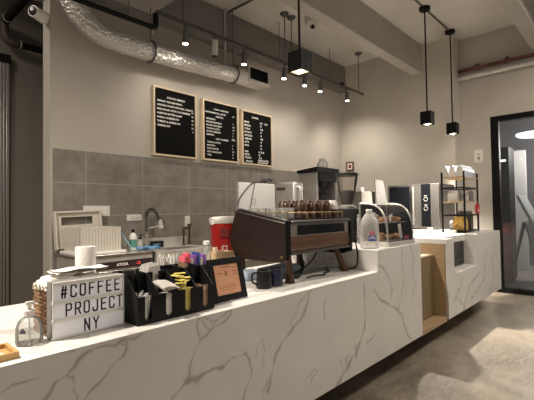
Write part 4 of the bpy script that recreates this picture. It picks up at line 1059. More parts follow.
t = thing('glass_jar', 'tall glass jar of brown cookies beside the water jug, black knob on its lid', 'jar', (3.50, 1.98, 1.091))
c = (3.50, 1.98, 1.091)
bm = nb(); lathe(bm, [(0, .002), (.055, .002), (.06, .01), (.06, .24), (.05, .26)], c, 26); obj('glass', bm, 'clear_plastic', t, smooth=True)
bm = nb(); lathe(bm, [(0, .262), (.056, .262), (.056, .28), (.02, .29), (0, .29)], c, 24); obj('lid', bm, 'steel', t, smooth=True)
bm = nb(); lathe(bm, [(0, .29), (.014, .29), (.018, .305), (.01, .32), (0, .322)], c, 16); obj('knob', bm, 'black', t, smooth=True)
for i in range(5):
    bm = nb(); blob(bm, (c[0]+.012*math.cos(i*2), c[1]+.012*math.sin(i*2), c[2]+.03+.042*i), .042, .042, .018, i, .05)
    single('cookie', bm, 'pastry' if i % 2 else 'pastry_dark', 'round brown cookie in the tall glass jar, %s from the bottom' % ordn[i], 'cookie', 'cookies in the glass jar', smooth=True)

# water jug
t = thing('water_jug', 'clear plastic gallon water jug with a blue and red label on the raised counter', 'jug', (3.10, 1.695, 1.091))
c = (3.10, 1.695, 1.091)
def superlathe(bm, prof, c, n=40, p=3.2):
    rings = []
    for r, z in prof:
        q = p if z < .16 else (2.6 if z < .22 else 2)
        ring = []
        for i in range(n):
            a = 2*PI*i/n; k = (abs(math.cos(a))**q+abs(math.sin(a))**q)**(-1/q)
            ring.append(bm.verts.new((c[0]+r*k*math.cos(a), c[1]+r*k*math.sin(a), c[2]+z)))
        rings.append(ring)
    for A, B in zip(rings, rings[1:]):
        for i in range(n): bm.faces.new((A[i], A[(i+1) % n], B[(i+1) % n], B[i]))
    bm.faces.new(rings[0][::-1])
bm = nb(); superlathe(bm, [(.066, 0), (.073, .008), (.074, .06), (.072, .065), (.074, .07), (.074, .17), (.072, .205), (.064, .24), (.046, .272), (.028, .295), (.024, .302), (.024, .312)], c); bmesh.ops.rotate(bm, verts=bm.verts, cent=c, matrix=Matrix.Rotation(-.72, 3, 'Z')); obj('bottle', bm, 'milk', t, smooth=True)
bm = nb(); cyl_bev(bm, (c[0], c[1], c[2]+.305), .027, .025); obj('cap', bm, 'white', t, smooth=True)
bm = nb(); tube(bm, [(c[0]+.018, c[1]-.005, c[2]+.285), (c[0]+.045, c[1]-.022, c[2]+.288), (c[0]+.068, c[1]-.03, c[2]+.26), (c[0]+.072, c[1]-.032, c[2]+.21), (c[0]+.060, c[1]-.026, c[2]+.18)], .013, 10); obj('handle', bm, 'milk', t, smooth=True)
Rz = Matrix.Translation(c) @ Matrix.Rotation(-.72, 4, 'Z')
bm = nb(); box(bm, -.035, .03, -.0762, -.0752, .065, .112); xform(bm, Rz); lb = obj('label', bm, 'blue_label', t)
bm = nb(); tube(bm, [(-.030, -.0768, .082), (-.01, -.0768, .092), (.01, -.0768, .082), (.026, -.0768, .09)], .003, 6); box(bm, -.022, .018, -.0772, -.0762, .098, .103); xform(bm, Rz); obj('label_wave', bm, 'lettering', lb)
bm = nb(); box(bm, -.03, .022, -.0762, -.0752, .120, .132); box(bm, -.024, .018, -.0762, -.0752, .137, .145); xform(bm, Rz); obj('label_print', bm, 'pink', t)

# pastry case
t = thing('pastry_case', 'curved glass pastry case with steel edges on the raised counter', 'display case', (3.52, 1.82, 1.091))
X0, X1 = 3.262, 3.80
prof = [(1.615, 1.125), (1.615, 1.22), (1.625, 1.30), (1.645, 1.365), (1.68, 1.42), (1.73, 1.455), (1.80, 1.47), (1.88, 1.473)]
bm = nb(); box(bm, X0, X1, 1.60, 1.88, 1.091, 1.125, .004); obj('base', bm, 'dull_steel', t)
for x in (X0+.008, X1-.008):
    bm = nb(); tube(bm, [(x, a, b) for a, b in prof], .0085, 10); cyl(bm, (x, 1.88, 1.125), (x, 1.88, 1.473), .008, n=10); obj('frame_tube', bm, 'steel', t, smooth=True)
sp = [(p.y, p.z) for p in smooth_path([(0, a, b) for a, b in prof], 4)]
bm = nb(); A = [bm.verts.new((X0+.012, a, b)) for a, b in sp]; B = [bm.verts.new((X1-.012, a, b)) for a, b in sp]
for i in range(len(sp)-1): bm.faces.new((A[i], B[i], B[i+1], A[i+1]))
obj('curved_glass', bm, 'clear', t, smooth=True)
bm = nb(); bm.faces.new([bm.verts.new((X0+.008, a, b)) for a, b in sp+[(1.88, 1.125)]]); obj('end_glass', bm, 'clear', t)
bm = nb(); prism(bm, [(a, b) for a, b in sp]+[(1.88, 1.125)], 'x', X1-.011, X1-.007); obj('end_panel', bm, 'black_gloss', t)  # end made opaque black to darken the case interior
bm = nb(); box(bm, X0+.02, X1-.02, 1.67, 1.872, 1.295, 1.301); obj('shelf', bm, 'clear_plastic', t)
bm = nb(); box(bm, X0+.02, X1-.02, 1.874, 1.879, 1.126, 1.465); obj('added_dark_back', bm, 'black_gloss', t)  # added dark sheet so the inside of the case reads dark
bm = nb(); box(bm, X0+.03, X1-.03, 1.635, 1.86, 1.126, 1.134, .002); obj('tray', bm, 'steel', t)
bm = nb(); box(bm, X0+.1, X1-.1, 1.76, 1.80, 1.46, 1.468); obj('light_strip', bm, 'lettering', t)
rnd = random.Random(5)
for lvl, zz, nn, w in (('on the tray', 1.135, 5, 'bottom'), ('on the glass shelf', 1.3015, 4, 'upper')):
    for i in range(nn):
        x = X0+.075+(X1-X0-.15)*i/(nn-1)
        kind = ['golden croissant', 'dark muffin', 'flaky golden bun', 'dark brown roll', 'round golden scone'][(i+(w == 'upper')) % 5]
        bm = nb()
        if 'croissant' in kind:
            tube(bm, [(x-.04, 1.76, zz+.014), (x-.015, 1.73, zz+.025), (x+.015, 1.73, zz+.025), (x+.04, 1.76, zz+.014)], lambda s: .008+.017*math.sin(PI*min(1, max(0, s)))*(1+.12*math.sin(s*40)), 12)
            dz = min(v.co.z for v in bm.verts)-zz; xform(bm, Matrix.Translation((0, 0, -dz)))
        elif 'muffin' in kind:
            lathe(bm, [(0, 0), (.022, 0), (.028, .03), (.038, .04), (.034, .06), (.015, .07), (0, .072)], (x, 1.76, zz), 18)
        else:
            blob(bm, (x, 1.75, zz+.026), .042, .046, .025, i*7+3, .06)
            dz = min(v.co.z for v in bm.verts)-zz; xform(bm, Matrix.Translation((0, 0, -dz)))
        single('pastry', bm, 'pastry_dark' if 'dark' in kind else 'pastry', '%s %s of the pastry case, %s from the water jug' % (kind, lvl, ordn[i]), 'pastry', 'pastries in the glass case', smooth=True)
def card(lab, x0, x1, z0, z1, y, tilt):
    t = thing('price_card', lab, 'price card', ((x0+x1)/2, y, z0), group='price cards on the pastry case')
    w = x1-x0; h = z1-z0; xc = (x0+x1)/2
    R = Matrix.Translation((xc, y, z0)) @ Matrix.Rotation(tilt, 4, 'Y') @ Matrix.Rotation(-.04, 4, 'X')
    bm = nb(); box(bm, -w/2, w/2, -.001, .001, 0, h); xform(bm, R); obj('card', bm, 'paper', t)
    bm = nb()
    for k in range(4): box(bm, -w*.33, w*(.33-.12*(k % 2)), -.002, -.001, h*(.2+.18*k), h*(.2+.18*k)+h*.04)
    xform(bm, R); obj('print', bm, 'grey_ink', t)
card('tall white price card slanting inside the pastry case', 3.60, 3.66, 1.146, 1.282, 1.656, -.22)
card('short white price card on the upper shelf of the pastry case', 3.53, 3.60, 1.312, 1.37, 1.72, -.2)
bm = nb(); box(bm, 3.69, 3.76, 1.637, 1.655, 1.136, 1.165, .002); single('price_tag', bm, 'pink', 'small red tag at the foot of the tall white price card', 'price tag')
# ================================================================== THINGS ON THE LOW COUNTER
# cinema light box sign
t = thing('letter_light_box', 'white three-row letter sign spelling a coffee shop hashtag', 'sign', (.74, 1.74, .921))
sx0, sx1, sy, sz0, sz1 = .588, .888, 1.708, .921, 1.147
bm = nb(); box(bm, sx0, sx1, sy+.006, sy+.058, sz0, sz1, .003); obj('housing', bm, mat('grey_housing', (.22, .21, .20), .5), t, label='grey side housing')
bm = nb(); box(bm, sx0+.006, sx1-.006, sy, sy+.006, sz0+.006, sz1-.006); obj('milky_panel', bm, 'lightpanel', t)
bm = nb()
box(bm, sx0+.004, sx1, sy-.004, sy+.008, sz1-.017, sz1, .002); box(bm, sx0, sx1, sy-.004, sy+.008, sz0, sz0+.008, .002)
for z in (sz0+.073, sz0+.144): box(bm, sx0, sx1, sy-.006, sy+.006, z-.007, z+.007, .002)
box(bm, sx0+.003, sx0+.006, sy-.004, sy+.005, sz0, sz1); box(bm, sx1-.005, sx1, sy-.004, sy+.007, sz0, sz1)
obj('rails', bm, 'white', t)
for word, x0, adv, z in (('#COFFEE', .623, .0372, 1.082), ('PROJECT', .641, .0362, 1.0085), ('NY', .715, .0375, .934)):
    bm = nb()
    for k, ch in enumerate(word): glyph(bm, ch, x0+adv*k, .0205, z, .047, sy-.0008, .0066)
    obj('lettering', bm, 'ink', t)

t = thing('wicker_basket', 'brown wicker basket with a white cloth over its rim behind the letter sign', 'basket', (.71, 1.88, .921))
bm = nb()
bx0, bx1, by0, by1 = .600, .845, 1.785, 1.93
for k in range(13):
    z = .928+.0155*k; e = .004*math.sin(k*PI)
    nn = 44; P = []
    for i in range(nn+1):
        s = i/nn*4; side_ = int(min(s, 3.999)); f = s-side_
        x, y = [(bx0+(bx1-bx0)*f, by0), (bx1, by0+(by1-by0)*f), (bx1-(bx1-bx0)*f, by1), (bx0, by1-(by1-by0)*f)][side_]
        o = .004*(1 if (i+k) % 2 else -1); cxm, cym = (bx0+bx1)/2, (by0+by1)/2
        P.append((x+o*(1 if x > cxm else -1), y+o*(1 if y > cym else -1), z))
    tube(bm, P, .0085, 6, smooth=False)
obj('weave', bm, 'wicker', t, smooth=True)
bm = nb(); box(bm, bx0, bx1, by0, by1, .921, .93); obj('base', bm, 'wicker', t)
bm = nb()
nx, ny = 36, 28
grid = []
for j in range(ny+1):
    row = []
    for i in range(nx+1):
        u = i/nx; v = j/ny
        x = bx0-.012+(bx1-bx0+.024)*u; y = by0-.010+(by1-by0+.020)*v
        edge = min(u, 1-u, v, 1-v)
        z = 1.146+.004*math.sin(u*19+v*4)+.004*math.sin(v*23-u*7)
        if edge < .045: z -= .034+.012*math.sin(u*30+v*26)
        elif edge < .085: z -= .012
        row.append(bm.verts.new((x, y, z)))
    grid.append(row)
for j in range(ny):
    for i in range(nx): bm.faces.new((grid[j][i], grid[j][i+1], grid[j+1][i+1], grid[j+1][i]))
obj('cloth_liner', bm, 'paper', t, smooth=True)
bm = nb()
for k in range(3):
    o = .006*k
    vs = []
    for j in range(9):
        for i in range(13):
            u = i/12; v = j/8
            vs.append(bm.verts.new((.635+.215*u+o, 1.79+.12*v, 1.166+.005*k+.003*math.sin(u*9+k*2)+.002*math.sin(v*8+k))))
    for j in range(8):
        for i in range(12): bm.faces.new((vs[j*13+i], vs[j*13+i+1], vs[(j+1)*13+i+1], vs[(j+1)*13+i]))
single('napkin_stack', bm, 'paper', 'loose white napkins lying on top of the wicker basket', 'napkins', smooth=True)

t = thing('paper_towel_roll', 'upright white paper towel roll standing behind the wicker basket', 'paper towel', (.927, 2.2, .921))
bm = nb(); lathe(bm, [(.02, 0), (.050, 0), (.0515, .004), (.0515, .316), (.05, .32), (.02, .32), (.02, .30)], (.927, 2.2, .921), 36); obj('roll', bm, 'paper', t, smooth=True)
bm = nb(); lathe(bm, [(.018, 0), (.0195, 0), (.0195, .318), (.018, .318), (.018, 0)], (.927, 2.2, .921), 24); obj('core', bm, 'brown_paper', t, smooth=True)

# hand sanitiser
c = (.522, 1.752, .921)
t = thing('pump_bottle', 'clear squat sanitiser bottle with a white pump left of the letter sign', 'bottle', c)
bm = nb(); lathe(bm, [(0, 0), (.042, 0), (.0475, .006), (.0485, .04), (.0475, .062), (.040, .085), (.026, .099), (.017, .103), (.016, .108)], c, 36); obj('bottle', bm, 'clear_plastic', t, smooth=True)
bm = nb(); lathe(bm, [(0, .004), (.040, .004), (.0445, .01), (.0455, .04), (.045, .05), (0, .05)], c, 32); obj('gel', bm, 'gel', t, smooth=True)
bm = nb(); lathe(bm, [(0, .105), (.019, .105), (.019, .126), (.012, .130), (.007, .132), (.007, .152), (0, .152)], c, 24); obj('pump_collar', bm, 'white', t, smooth=True)
bm = nb(); box(bm, c[0]-.014, c[0]+.016, c[1]-.009, c[1]+.009, c[2]+.146, c[2]+.160, .003); cyl(bm, (c[0]+.01, c[1]-.003, c[2]+.153), (c[0]+.026, c[1]-.01, c[2]+.147), .004, n=10); obj('pump_head', bm, 'white', t, smooth=True)
bm = nb(); cyl(bm, (c[0], c[1], c[2]+.01), (c[0], c[1], c[2]+.105), .003, n=8); obj('dip_tube', bm, 'white', t)
bm = nb(); prism(bm, [(-.011, .048), (.011, .048), (.011, .058), (0, .070), (-.011, .058)], 'y', -.0495, -.0485); xform(bm, Matrix.Translation(c) @ Matrix.Rotation(-.75, 4, 'Z')); obj('label_mark', bm, mat('slate_blue', (.10, .12, .18), .5), t)

t = thing('bamboo_tray', 'shallow bamboo tray at the left front corner of the counter', 'tray', (.34, 1.66, .921))
bm = nb(); tx0, tx1, ty0, ty1 = .20, .446, 1.60, 1.745
box(bm, tx0, tx1, ty0, ty1, .921, .928); box(bm, tx0, tx1, ty0, ty0+.012, .928, .944, .002); box(bm, tx0, tx1, ty1-.012, ty1, .928, .944, .002); box(bm, tx1-.012, tx1, ty0+.012, ty1-.012, .928, .944, .002); box(bm, tx0, tx0+.012, ty0+.012, ty1-.012, .928, .944, .002)
obj('tray', bm, 'bamboo', t)
bm = nb(); box(bm, .30, .41, 1.63, 1.70, .9285, .931); xform(bm, Matrix.Translation((.36, 1.66, 0)) @ Matrix.Rotation(.3, 4, 'Z') @ Matrix.Translation((-.36, -1.66, 0))); single('receipt', bm, 'paper', 'pale paper receipt lying in the bamboo tray', 'receipt')

# condiment organiser
t = thing('condiment_organizer', 'black slotted condiment organizer holding lids, napkins and sugar packets', 'organizer', (1.13, 1.74, .921))
ox0, ox1, oy0, oym, oy1 = .912, 1.345, 1.63, 1.745, 1.86
oz = .921; nbin = 4; w = (ox1-ox0)/nbin
def slot_wall(bm, y0, y1, za, zb, zslot, sw):
    k = .004
    pts = [(ox0, za)]
    pts.append((ox1, za)); pts.append((ox1, zb))
    for i in range(nbin-1, -1, -1):
        cx_ = ox0+w*(i+.5)
        pts.append((cx_+sw, zb))
        for a in range(0, 9): pts.append((cx_+sw*math.cos(-a*PI/8), zslot+sw+sw*math.sin(-a*PI/8)))
        pts.append((cx_-sw, zb))
    pts.append((ox0, zb))
    prism(bm, pts, 'y', y0, y1)
bm = nb(); slot_wall(bm, oy0, oy0+.004, oz, 1.045, oz+.018, .017); obj('front_wall', bm, 'black', t)
bm = nb(); slot_wall(bm, oym, oym+.004, oz+.005, 1.132, 1.0, .017); obj('middle_wall', bm, 'black', t)
bm = nb(); box(bm, ox0, ox1, oy1-.004, oy1, oz, 1.14); obj('back_wall', bm, 'black', t)
bm = nb(); box(bm, ox0, ox1, oy0+.004, oy1-.004, oz, oz+.005); obj('base', bm, 'black', t)
for i in range(nbin+1):
    x = ox0+w*i
    xa, xb = (x, x+.004) if i == 0 else ((x-.004, x) if i == nbin else (x-.002, x+.002))
    bm = nb(); prism(bm, [(oy0+.004, oz+.005), (oym, oz+.005), (oym, 1.132), (oym-.012, 1.132), (oy0+.004, 1.045)], 'x', xa, xb); prism(bm, [(oym+.004, oz+.005), (oy1-.004, oz+.005), (oy1-.004, 1.138), (oym+.004, 1.132)], 'x', xa, xb)
    obj('side_panel' if i in (0, nbin) else 'divider', bm, 'black', t)
def bx_c(i): return ox0+w*(i+.5)
# contents: stacks of lids, sleeves and packets
for k in range(12):
    z = oz+.006+.012*k
    bm = nb(); lathe(bm, [(.0402, 0), (.0425, .002), (.0425, .005), (.0395, .006), (.0302, .085), (.029, .087), (0, .087), (0, .086), (.0285, .086), (.0295, .084), (.0388, .004), (.0402, 0)], (bx_c(0), 1.803, z), 22)
    single('paper_cup', bm, 'dark_plastic', 'black paper cup in the stack of the left rear bin, number %d from below' % (k+1), 'cup', 'black paper cups in the organizer', smooth=True)
for k in range(9):
    bm = nb(); y = 1.762+.0098*k; h = .235+.006*math.sin(k*2)
    pts = [(-.034, 0), (.034, 0), (.040, h*.8), (.030, h), (-.026, h*.97), (-.040, h*.75)]
    prism(bm, [(bx_c(1)+a, oz+.006+b) for a, b in pts], 'y', y, y+.004)
    xform(bm, Matrix.Translation((0, 0, 0)))
    single('cup_sleeve', bm, 'paper', 'white paper cup sleeve in the second rear bin, %s from its front' % (ordn+['eighth', 'ninth'])[k], 'cup sleeve', 'white sleeves in the organizer')
for k in range(6):
    bm = nb(); y = 1.764+.0145*k
    box(bm, bx_c(3)-.030+.002*k, bx_c(3)-.022+.002*k+.010, y, y+.006, oz+.006, oz+.226+.01*math.sin(k*3), .001)
    single('stir_stick', bm, 'brown_paper', 'brown wrapped stirrer in the right rear bin, %s from its front' % ordn[k], 'stirrer', 'stirrers in the organizer')
for k in range(12):
    y = 1.641+.0081*k; xo = -.022+.0165*((k*5) % 4)
    bm = nb(); tube(bm, [(bx_c(0)+xo*.5, y, oz+.012), (bx_c(0)+xo*.8, y, oz+.07), (bx_c(0)+xo, y+.001, oz+.116+.008*(k % 3))], .0065, 6)
    single('plastic_cutlery', bm, 'bag_white', 'whitish wrapped cutlery piece in the left front bin, number %d from its front' % (k+1), 'cutlery', 'wrapped cutlery in the organizer', smooth=True)
for k in range(10):
    bm = nb(); y = 1.639+.0095*k; box(bm, bx_c(1)-.045, bx_c(1)+.045, y, y+.006, oz+.006, oz+.105+.006*math.sin(k*1.7), .001)
    single('paper_napkin', bm, 'paper', 'white upright napkin in the second front bin, number %d from its front' % (k+1), 'napkin', 'napkins in the organizer')
for k in range(3):
    bm = nb(); vs = []
    for j in range(9):
        v = j/8
        for i in range(5):
            u = i/4-.5
            vs.append(bm.verts.new((bx_c(1)-.006*k+u*(.088-.006*k), 1.605+.10*v, 1.061+.007*k+.020*math.sin(v*1.5)+.003*math.sin(u*6+k))))
    for j in range(8):
        for i in range(4): bm.faces.new((vs[j*5+i], vs[j*5+i+1], vs[(j+1)*5+i+1], vs[(j+1)*5+i]))
    bmesh.ops.solidify(bm, geom=bm.faces[:], thickness=.003)
    single('paper_napkin', bm, 'paper', 'white napkin laid over the rim of the second front bin, %s from below' % ordn[k], 'napkin', 'napkins in the organizer', smooth=True)
rnd = random.Random(11)
for ci, m, word in ((2, 'yellow', 'yellow sugar packet'), (3, 'brown_paper', 'brown sugar packet')):
    for k in range(10):
        y = 1.64+.0098*k
        h = .105+.035*rnd.random() if ci == 2 else .085+.03*rnd.random()
        dx = rnd.uniform(-.012, .012); rr = rnd.uniform(-.25, .25)
        bm = nb(); box(bm, -.026, .026, 0, .0055, 0, h, .0015)
        xform(bm, Matrix.Translation((bx_c(ci)+dx*.5, y, oz+.007)) @ Matrix.Rotation(rr*.3, 4, 'Y'))
        single('sugar_packet', bm, m, '%s in the %s front bin, number %d from its front' % (word, 'third' if ci == 2 else 'right', k+1), 'sugar packet', word+'s in the organizer')
    for k in range(7 if ci == 2 else 0):
        bm = nb(); box(bm, -.028, .028, -.014, .014, 0, .005, .0015); xform(bm, Matrix.Translation((bx_c(ci)-.022+.011*((k*3) % 5), 1.662+.009*k, 1.069+.0065*k)) @ Matrix.Rotation(1.1*k-.6, 4, 'Z'))
        single('sugar_packet', bm, 'yellow', 'yellow sugar packet lying across the others in the third front bin, %s from below' % ordn[k], 'sugar packet', 'yellow sugar packets in the organizer')

# wrapped straws in a black cup behind the organizer
t = thing('straw_cup', 'black cup behind the organizer holding wrapped straws', 'cup', (1.285, 1.955, .921))
bm = nb(); lathe(bm, [(0, 0), (.05, 0), (.058, .10), (.056, .10), (.048, .004), (0, .004)], (1.285, 1.955, .921), 26); obj('cup', bm, 'black', t, smooth=True)
rnd = random.Random(3)
for k in range(18):
    a = rnd.uniform(0, 2*PI); r0 = .038*math.sqrt((k+.5)/18); a = k*2.4
    b = Vector((1.285+r0*.8*math.cos(a), 1.955+r0*.8*math.sin(a), .93)); e = b+Vector((r0*.9*math.cos(a), r0*.5*math.sin(a), .245+.012*math.sin(k*5)))
    bm = nb(); cyl(bm, b, e, .0055, .0065, n=8); single('wrapped_straw', bm, 'bag_white' if k % 3 else 'paper', 'white wrapped straw in the black cup behind the organizer', 'straw', 'wrapped straws in the black cup')

# packets in a dark caddy behind
t = thing('packet_holder', 'black low holder of coloured tea packets behind the framed notice', 'holder', (1.55, 2.1, .921))
bm = nb(); box(bm, 1.47, 1.65, 2.06, 2.14, .921, .93); box(bm, 1.47, 1.65, 2.06, 2.064, .93, 1.08); box(bm, 1.47, 1.65, 2.136, 2.14, .93, 1.10); box(bm, 1.47, 1.474, 2.064, 2.136, .93, 1.09); box(bm, 1.646, 1.65, 2.064, 2.136, .93, 1.09)
obj('holder', bm, 'black', t)
for k, (m, cw) in enumerate((('pink', 'red'), ('pink', 'pink'), ('bag_white', 'white'), ('purple', 'purple'), ('blue_label', 'dark blue'), ('bag_white', 'silvery white'), ('purple', 'violet'))):
    bm = nb(); x = 1.477+.0245*k; box(bm, x, x+.018, 2.07, 2.13, .931, 1.145+.02*math.sin(k*2.1), .002)
    single('tea_packet', bm, m, '%s tea packet in the holder, %s from its left end' % (cw, ordn[k]), 'tea packet', 'tea packets in the holder')

# framed notice
t = thing('framed_notice', 'black framed peach paper notice leaning back on the counter', 'picture frame', (1.51, 1.70, .921))
FX0, FX1, FH = 1.388, 1.640, .238
R = Matrix.Translation((0, 1.688, .921)) @ Matrix.Rotation(math.radians(-14), 4, 'X')
fb = .036
bm = nb()
for a, b, c_, d_ in ((FX0, FX1, 0, fb), (FX0, FX1, FH-fb, FH), (FX0, FX0+fb, fb, FH-fb), (FX1-fb, FX1, fb, FH-fb)): box(bm, a, b, -.006, .008, c_, d_, .002)
xform(bm, R); xform(bm, Matrix.Translation((0, 0, .003))); obj('frame', bm, 'black', t)
bm = nb(); box(bm, FX0+fb, FX1-fb, .0, .006, fb, FH-fb); xform(bm, R); xform(bm, Matrix.Translation((0, 0, .003))); obj('notice_paper', bm, 'orange', t)
bm = nb()
def bar(a, b, c_, d_): box(bm, FX0+fb+(FX1-FX0-2*fb)*a, FX0+fb+(FX1-FX0-2*fb)*b, -.001, 0, fb+(FH-2*fb)*c_, fb+(FH-2*fb)*d_)
bar(.42, .52, .62, .78); bar(.3, .68, .9, .93); bar(.12, .3, .7, .73); bar(.72, .92, .86, .885); bar(.74, .92, .73, .76); bar(.76, .92, .62, .645); bar(.15, .85, .22, .24); bar(.12, .8, .30, .315); bar(.2, .8, .14, .155)
xform(bm, R); xform(bm, Matrix.Translation((0, 0, .003))); obj('print', bm, 'brown_ink', t)
bm = nb(); prism(bm, [(1.75, .922), (1.82, .922), (1.745, 1.05), (1.735, 1.05)], 'x', 1.50, 1.53); obj('easel_back', bm, 'black', t)

c = (1.83, 2.30, .921)
t = thing('syrup_bottle', 'slim clear bottle with a white cap behind the framed notice', 'bottle', c)
bm = nb(); lathe(bm, [(0, 0), (.030, 0), (.032, .01), (.032, .18), (.024, .225), (.019, .25), (.019, .262)], c, 24); obj('bottle', bm, 'clear_plastic', t, smooth=True)
bm = nb(); lathe(bm, [(0, .262), (.024, .262), (.024, .285), (.02, .289), (0, .289)], c, 24); obj('cap', bm, 'white', t, smooth=True)

t = thing('wooden_box', 'pale open wooden box between the slim bottle and the espresso machine', 'box', (2.02, 2.36, .921))
bm = nb(); x0, x1, y0, y1 = 1.935, 2.10, 2.30, 2.42
box(bm, x0, x1, y0, y1, .921, .935); box(bm, x0, x1, y0, y0+.01, .935, 1.115, .002); box(bm, x0, x1, y1-.01, y1, .935, 1.115, .002); box(bm, x0, x0+.01, y0+.01, y1-.01, .935, 1.115, .002); box(bm, x1-.01, x1, y0+.01, y1-.01, .935, 1.115, .002)
obj('box', bm, 'tan', t)
bm = nb(); cyl(bm, (1.972, 2.350, .945), (1.972, 2.378, 1.150), .019, .021, n=18); single('wooden_pestle', bm, 'light_wood', 'pale wooden stick standing in the open wooden box', 'stick', smooth=True)

# two dark pitchers
def pitcher(lab, x, y, m, rz, hand):
    t = thing('milk_pitcher', lab, 'pitcher', (x, y, ZT))
    bm = nb(); lathe(bm, [(0, 0), (.049, 0), (.052, .006), (.050, .06), (.044, .112), (.0415, .112), (.047, .06), (.048, .01), (0, .008)], (x, y, ZT), 22); obj('body', bm, m, t)
    bm = nb(); a = hand; cx_, sx_ = math.cos(a), math.sin(a)
    tube(bm, [(x+.045*cx_, y+.045*sx_, ZT+.10), (x+.085*cx_, y+.085*sx_, ZT+.10), (x+.09*cx_, y+.09*sx_, ZT+.05), (x+.05*cx_, y+.05*sx_, ZT+.025)], .006, 8); obj('handle', bm, 'black' if m != 'navy' else m, t, smooth=True)
    bm = nb(); lathe(bm, [(.0405, .110), (.0455, .110), (.0455, .115), (.0405, .115)], (x, y, ZT), 22); obj('rim', bm, 'nickel', t, smooth=True)
pitcher('black faceted milk pitcher with its handle to the left, below the espresso machine', 1.905, 1.805, 'dark_plastic', 0, PI*.93)
pitcher('dark navy milk pitcher beside the black one, nearer the machine foot', 2.02, 1.81, 'navy', 0, .5)
bm = nb()
for i in range(1): box(bm, 2.22, 2.56, 2.02, 2.20, .9215, .985, .02, 3)
for v in bm.verts: v.co.z += .012*math.sin(v.co.x*25)*(1 if v.co.z > .95 else 0)
single('foil_pack', bm, 'blue_pack', 'pale blue and white pack lying on the counter under the espresso machine', 'packet', smooth=True)
bm = nb(); box(bm, 2.0, 2.16, 2.06, 2.2, .9215, .985, .02, 3); single('foil_pack', bm, 'blue_pack', 'small pale blue pack behind the two dark pitchers', 'packet', smooth=True)

# ================================================================== RACK ON THE PICKUP COUNTER
t = thing('shelf_rack', 'black metal shelf rack with wooden shelves on the pickup counter', 'shelf rack', (6.15, 1.9, 1.081))
rx0, rx1, ry0, ry1, rz0, rz1 = 5.83, 6.46, 1.745, 2.06, 1.081, 1.925
p = .022
for x in (rx0, rx1-p):
    for y in (ry0, ry1-p):
        bm = nb(); box(bm, x, x+p, y, y+p, rz0, rz1, .002); obj('post', bm, 'black_metal', t)
for z, m in ((1.84, 'oak'), (1.50, 'oak'), (1.095, 'black_metal')):
    bm = nb(); box(bm, rx0+p, rx1-p, ry0+.004, ry1-.004, z, z+.014); box(bm, rx0+.004, rx0+p, ry0+p, ry1-p, z, z+.014); box(bm, rx1-p, rx1-.004, ry0+p, ry1-p, z, z+.014); obj('shelf', bm, m, t)
for z in (1.69, 1.31):
    bm = nb(); box(bm, rx0+p, rx1-p, ry0+.002, ry0+.016, z, z+.02); box(bm, rx0+p, rx1-p, ry1-.016, ry1-.002, z, z+.02); box(bm, rx0+.002, rx0+.016, ry0+p, ry1-p, z, z+.02); box(bm, rx1-.016, rx1-.002, ry0+p, ry1-p, z, z+.02); obj('rail', bm, 'black_metal', t)

def coffee_bag(lab, x, y, z, m, w=.085, d=.055, h=.15, group='coffee bags on the rack', rz=0., extra=None):
    """gusseted bag, flat face towards -X"""
    t = thing('coffee_bag', lab, 'coffee bag', (x, y, z), rz, group)
    bm = nb()
    prof = [(0, 1, 1), (.5, 1.02, 1.02), (.72, 1, .8), (.88, .98, .18), (1, .96, .06)]
    rings = []
    for f, kw, kd in prof:
        a = w/2*kw; b = d/2*kd
        rings.append([bm.verts.new((-b, -a, h*f)), bm.verts.new((b, -a, h*f)), bm.verts.new((b*.9, 0, h*f)), bm.verts.new((b, a, h*f)), bm.verts.new((-b, a, h*f)), bm.verts.new((-b*1.05, 0, h*f))])
    for A, B in zip(rings, rings[1:]):
        for i in range(6): bm.faces.new((A[i], A[(i+1) % 6], B[(i+1) % 6], B[i]))
    bm.faces.new(rings[0][::-1]); bm.faces.new(rings[-1])
    obj('pouch', bm, m, t, world=False)
    bm = nb(); box(bm, -.006, .006, -w*.49, w*.49, h*.975, h*.995, .001); obj('seal', bm, 'bag_silver', t, world=False)
    if extra:
        bm = nb(); box(bm, -d/2*1.06-.002, -d/2*1.06, -w*.3, w*.3, h*.2, h*.5); obj('label_patch', bm, extra, t, world=False)
    return t
rows = ['front', 'middle', 'back']
for i in range(5):
    for j in range(3):
        coffee_bag('%s bag atop the rack, %s from the left post, %s row' % ('white' if i == 0 else 'silvery', ordn[i], rows[j]),
                   5.907+.108*i, 1.815+.098*j, 1.8545, 'bag_white' if i < 1 else 'bag_silver', .095, .088, .165+.004*((i*j) % 3), 'bags on the top shelf of the rack', PI/2)
for i, (x, y, m, word) in enumerate(((5.93, 1.93, 'bag_white', 'white'), (6.08, 1.92, 'bag_silver', 'silver'), (6.21, 1.88, 'bag_white', 'pale'), (6.34, 1.85, 'bag_silver', 'grey'))):
    coffee_bag('%s bag on the middle wooden shelf of the rack, %s from its left post' % (word, ordn[i]), x, y, 1.5145, m, .12, .08, .155, 'bags on the middle shelf of the rack', extra='grey_ink' if i % 2 else None)
coffee_bag('yellow patterned bag on the bottom shelf of the rack', 6.02, 1.87, 1.1095, 'bag_yellow', .17, .10, .19, 'bags on the bottom shelf of the rack')
coffee_bag('large dark olive bag on the bottom shelf of the rack', 6.20, 1.86, 1.1095, 'bag_olive', .18, .12, .27, 'bags on the bottom shelf of the rack')
coffee_bag('small grey bag behind the yellow one on the bottom shelf of the rack', 6.09, 1.98, 1.1095, 'bag_silver', .10, .07, .14, 'bags on the bottom shelf of the rack')
t = thing('hanging_packet', 'red packet with a white mark hung on the front right of the rack', 'packet', (6.33, 1.735, 1.33))
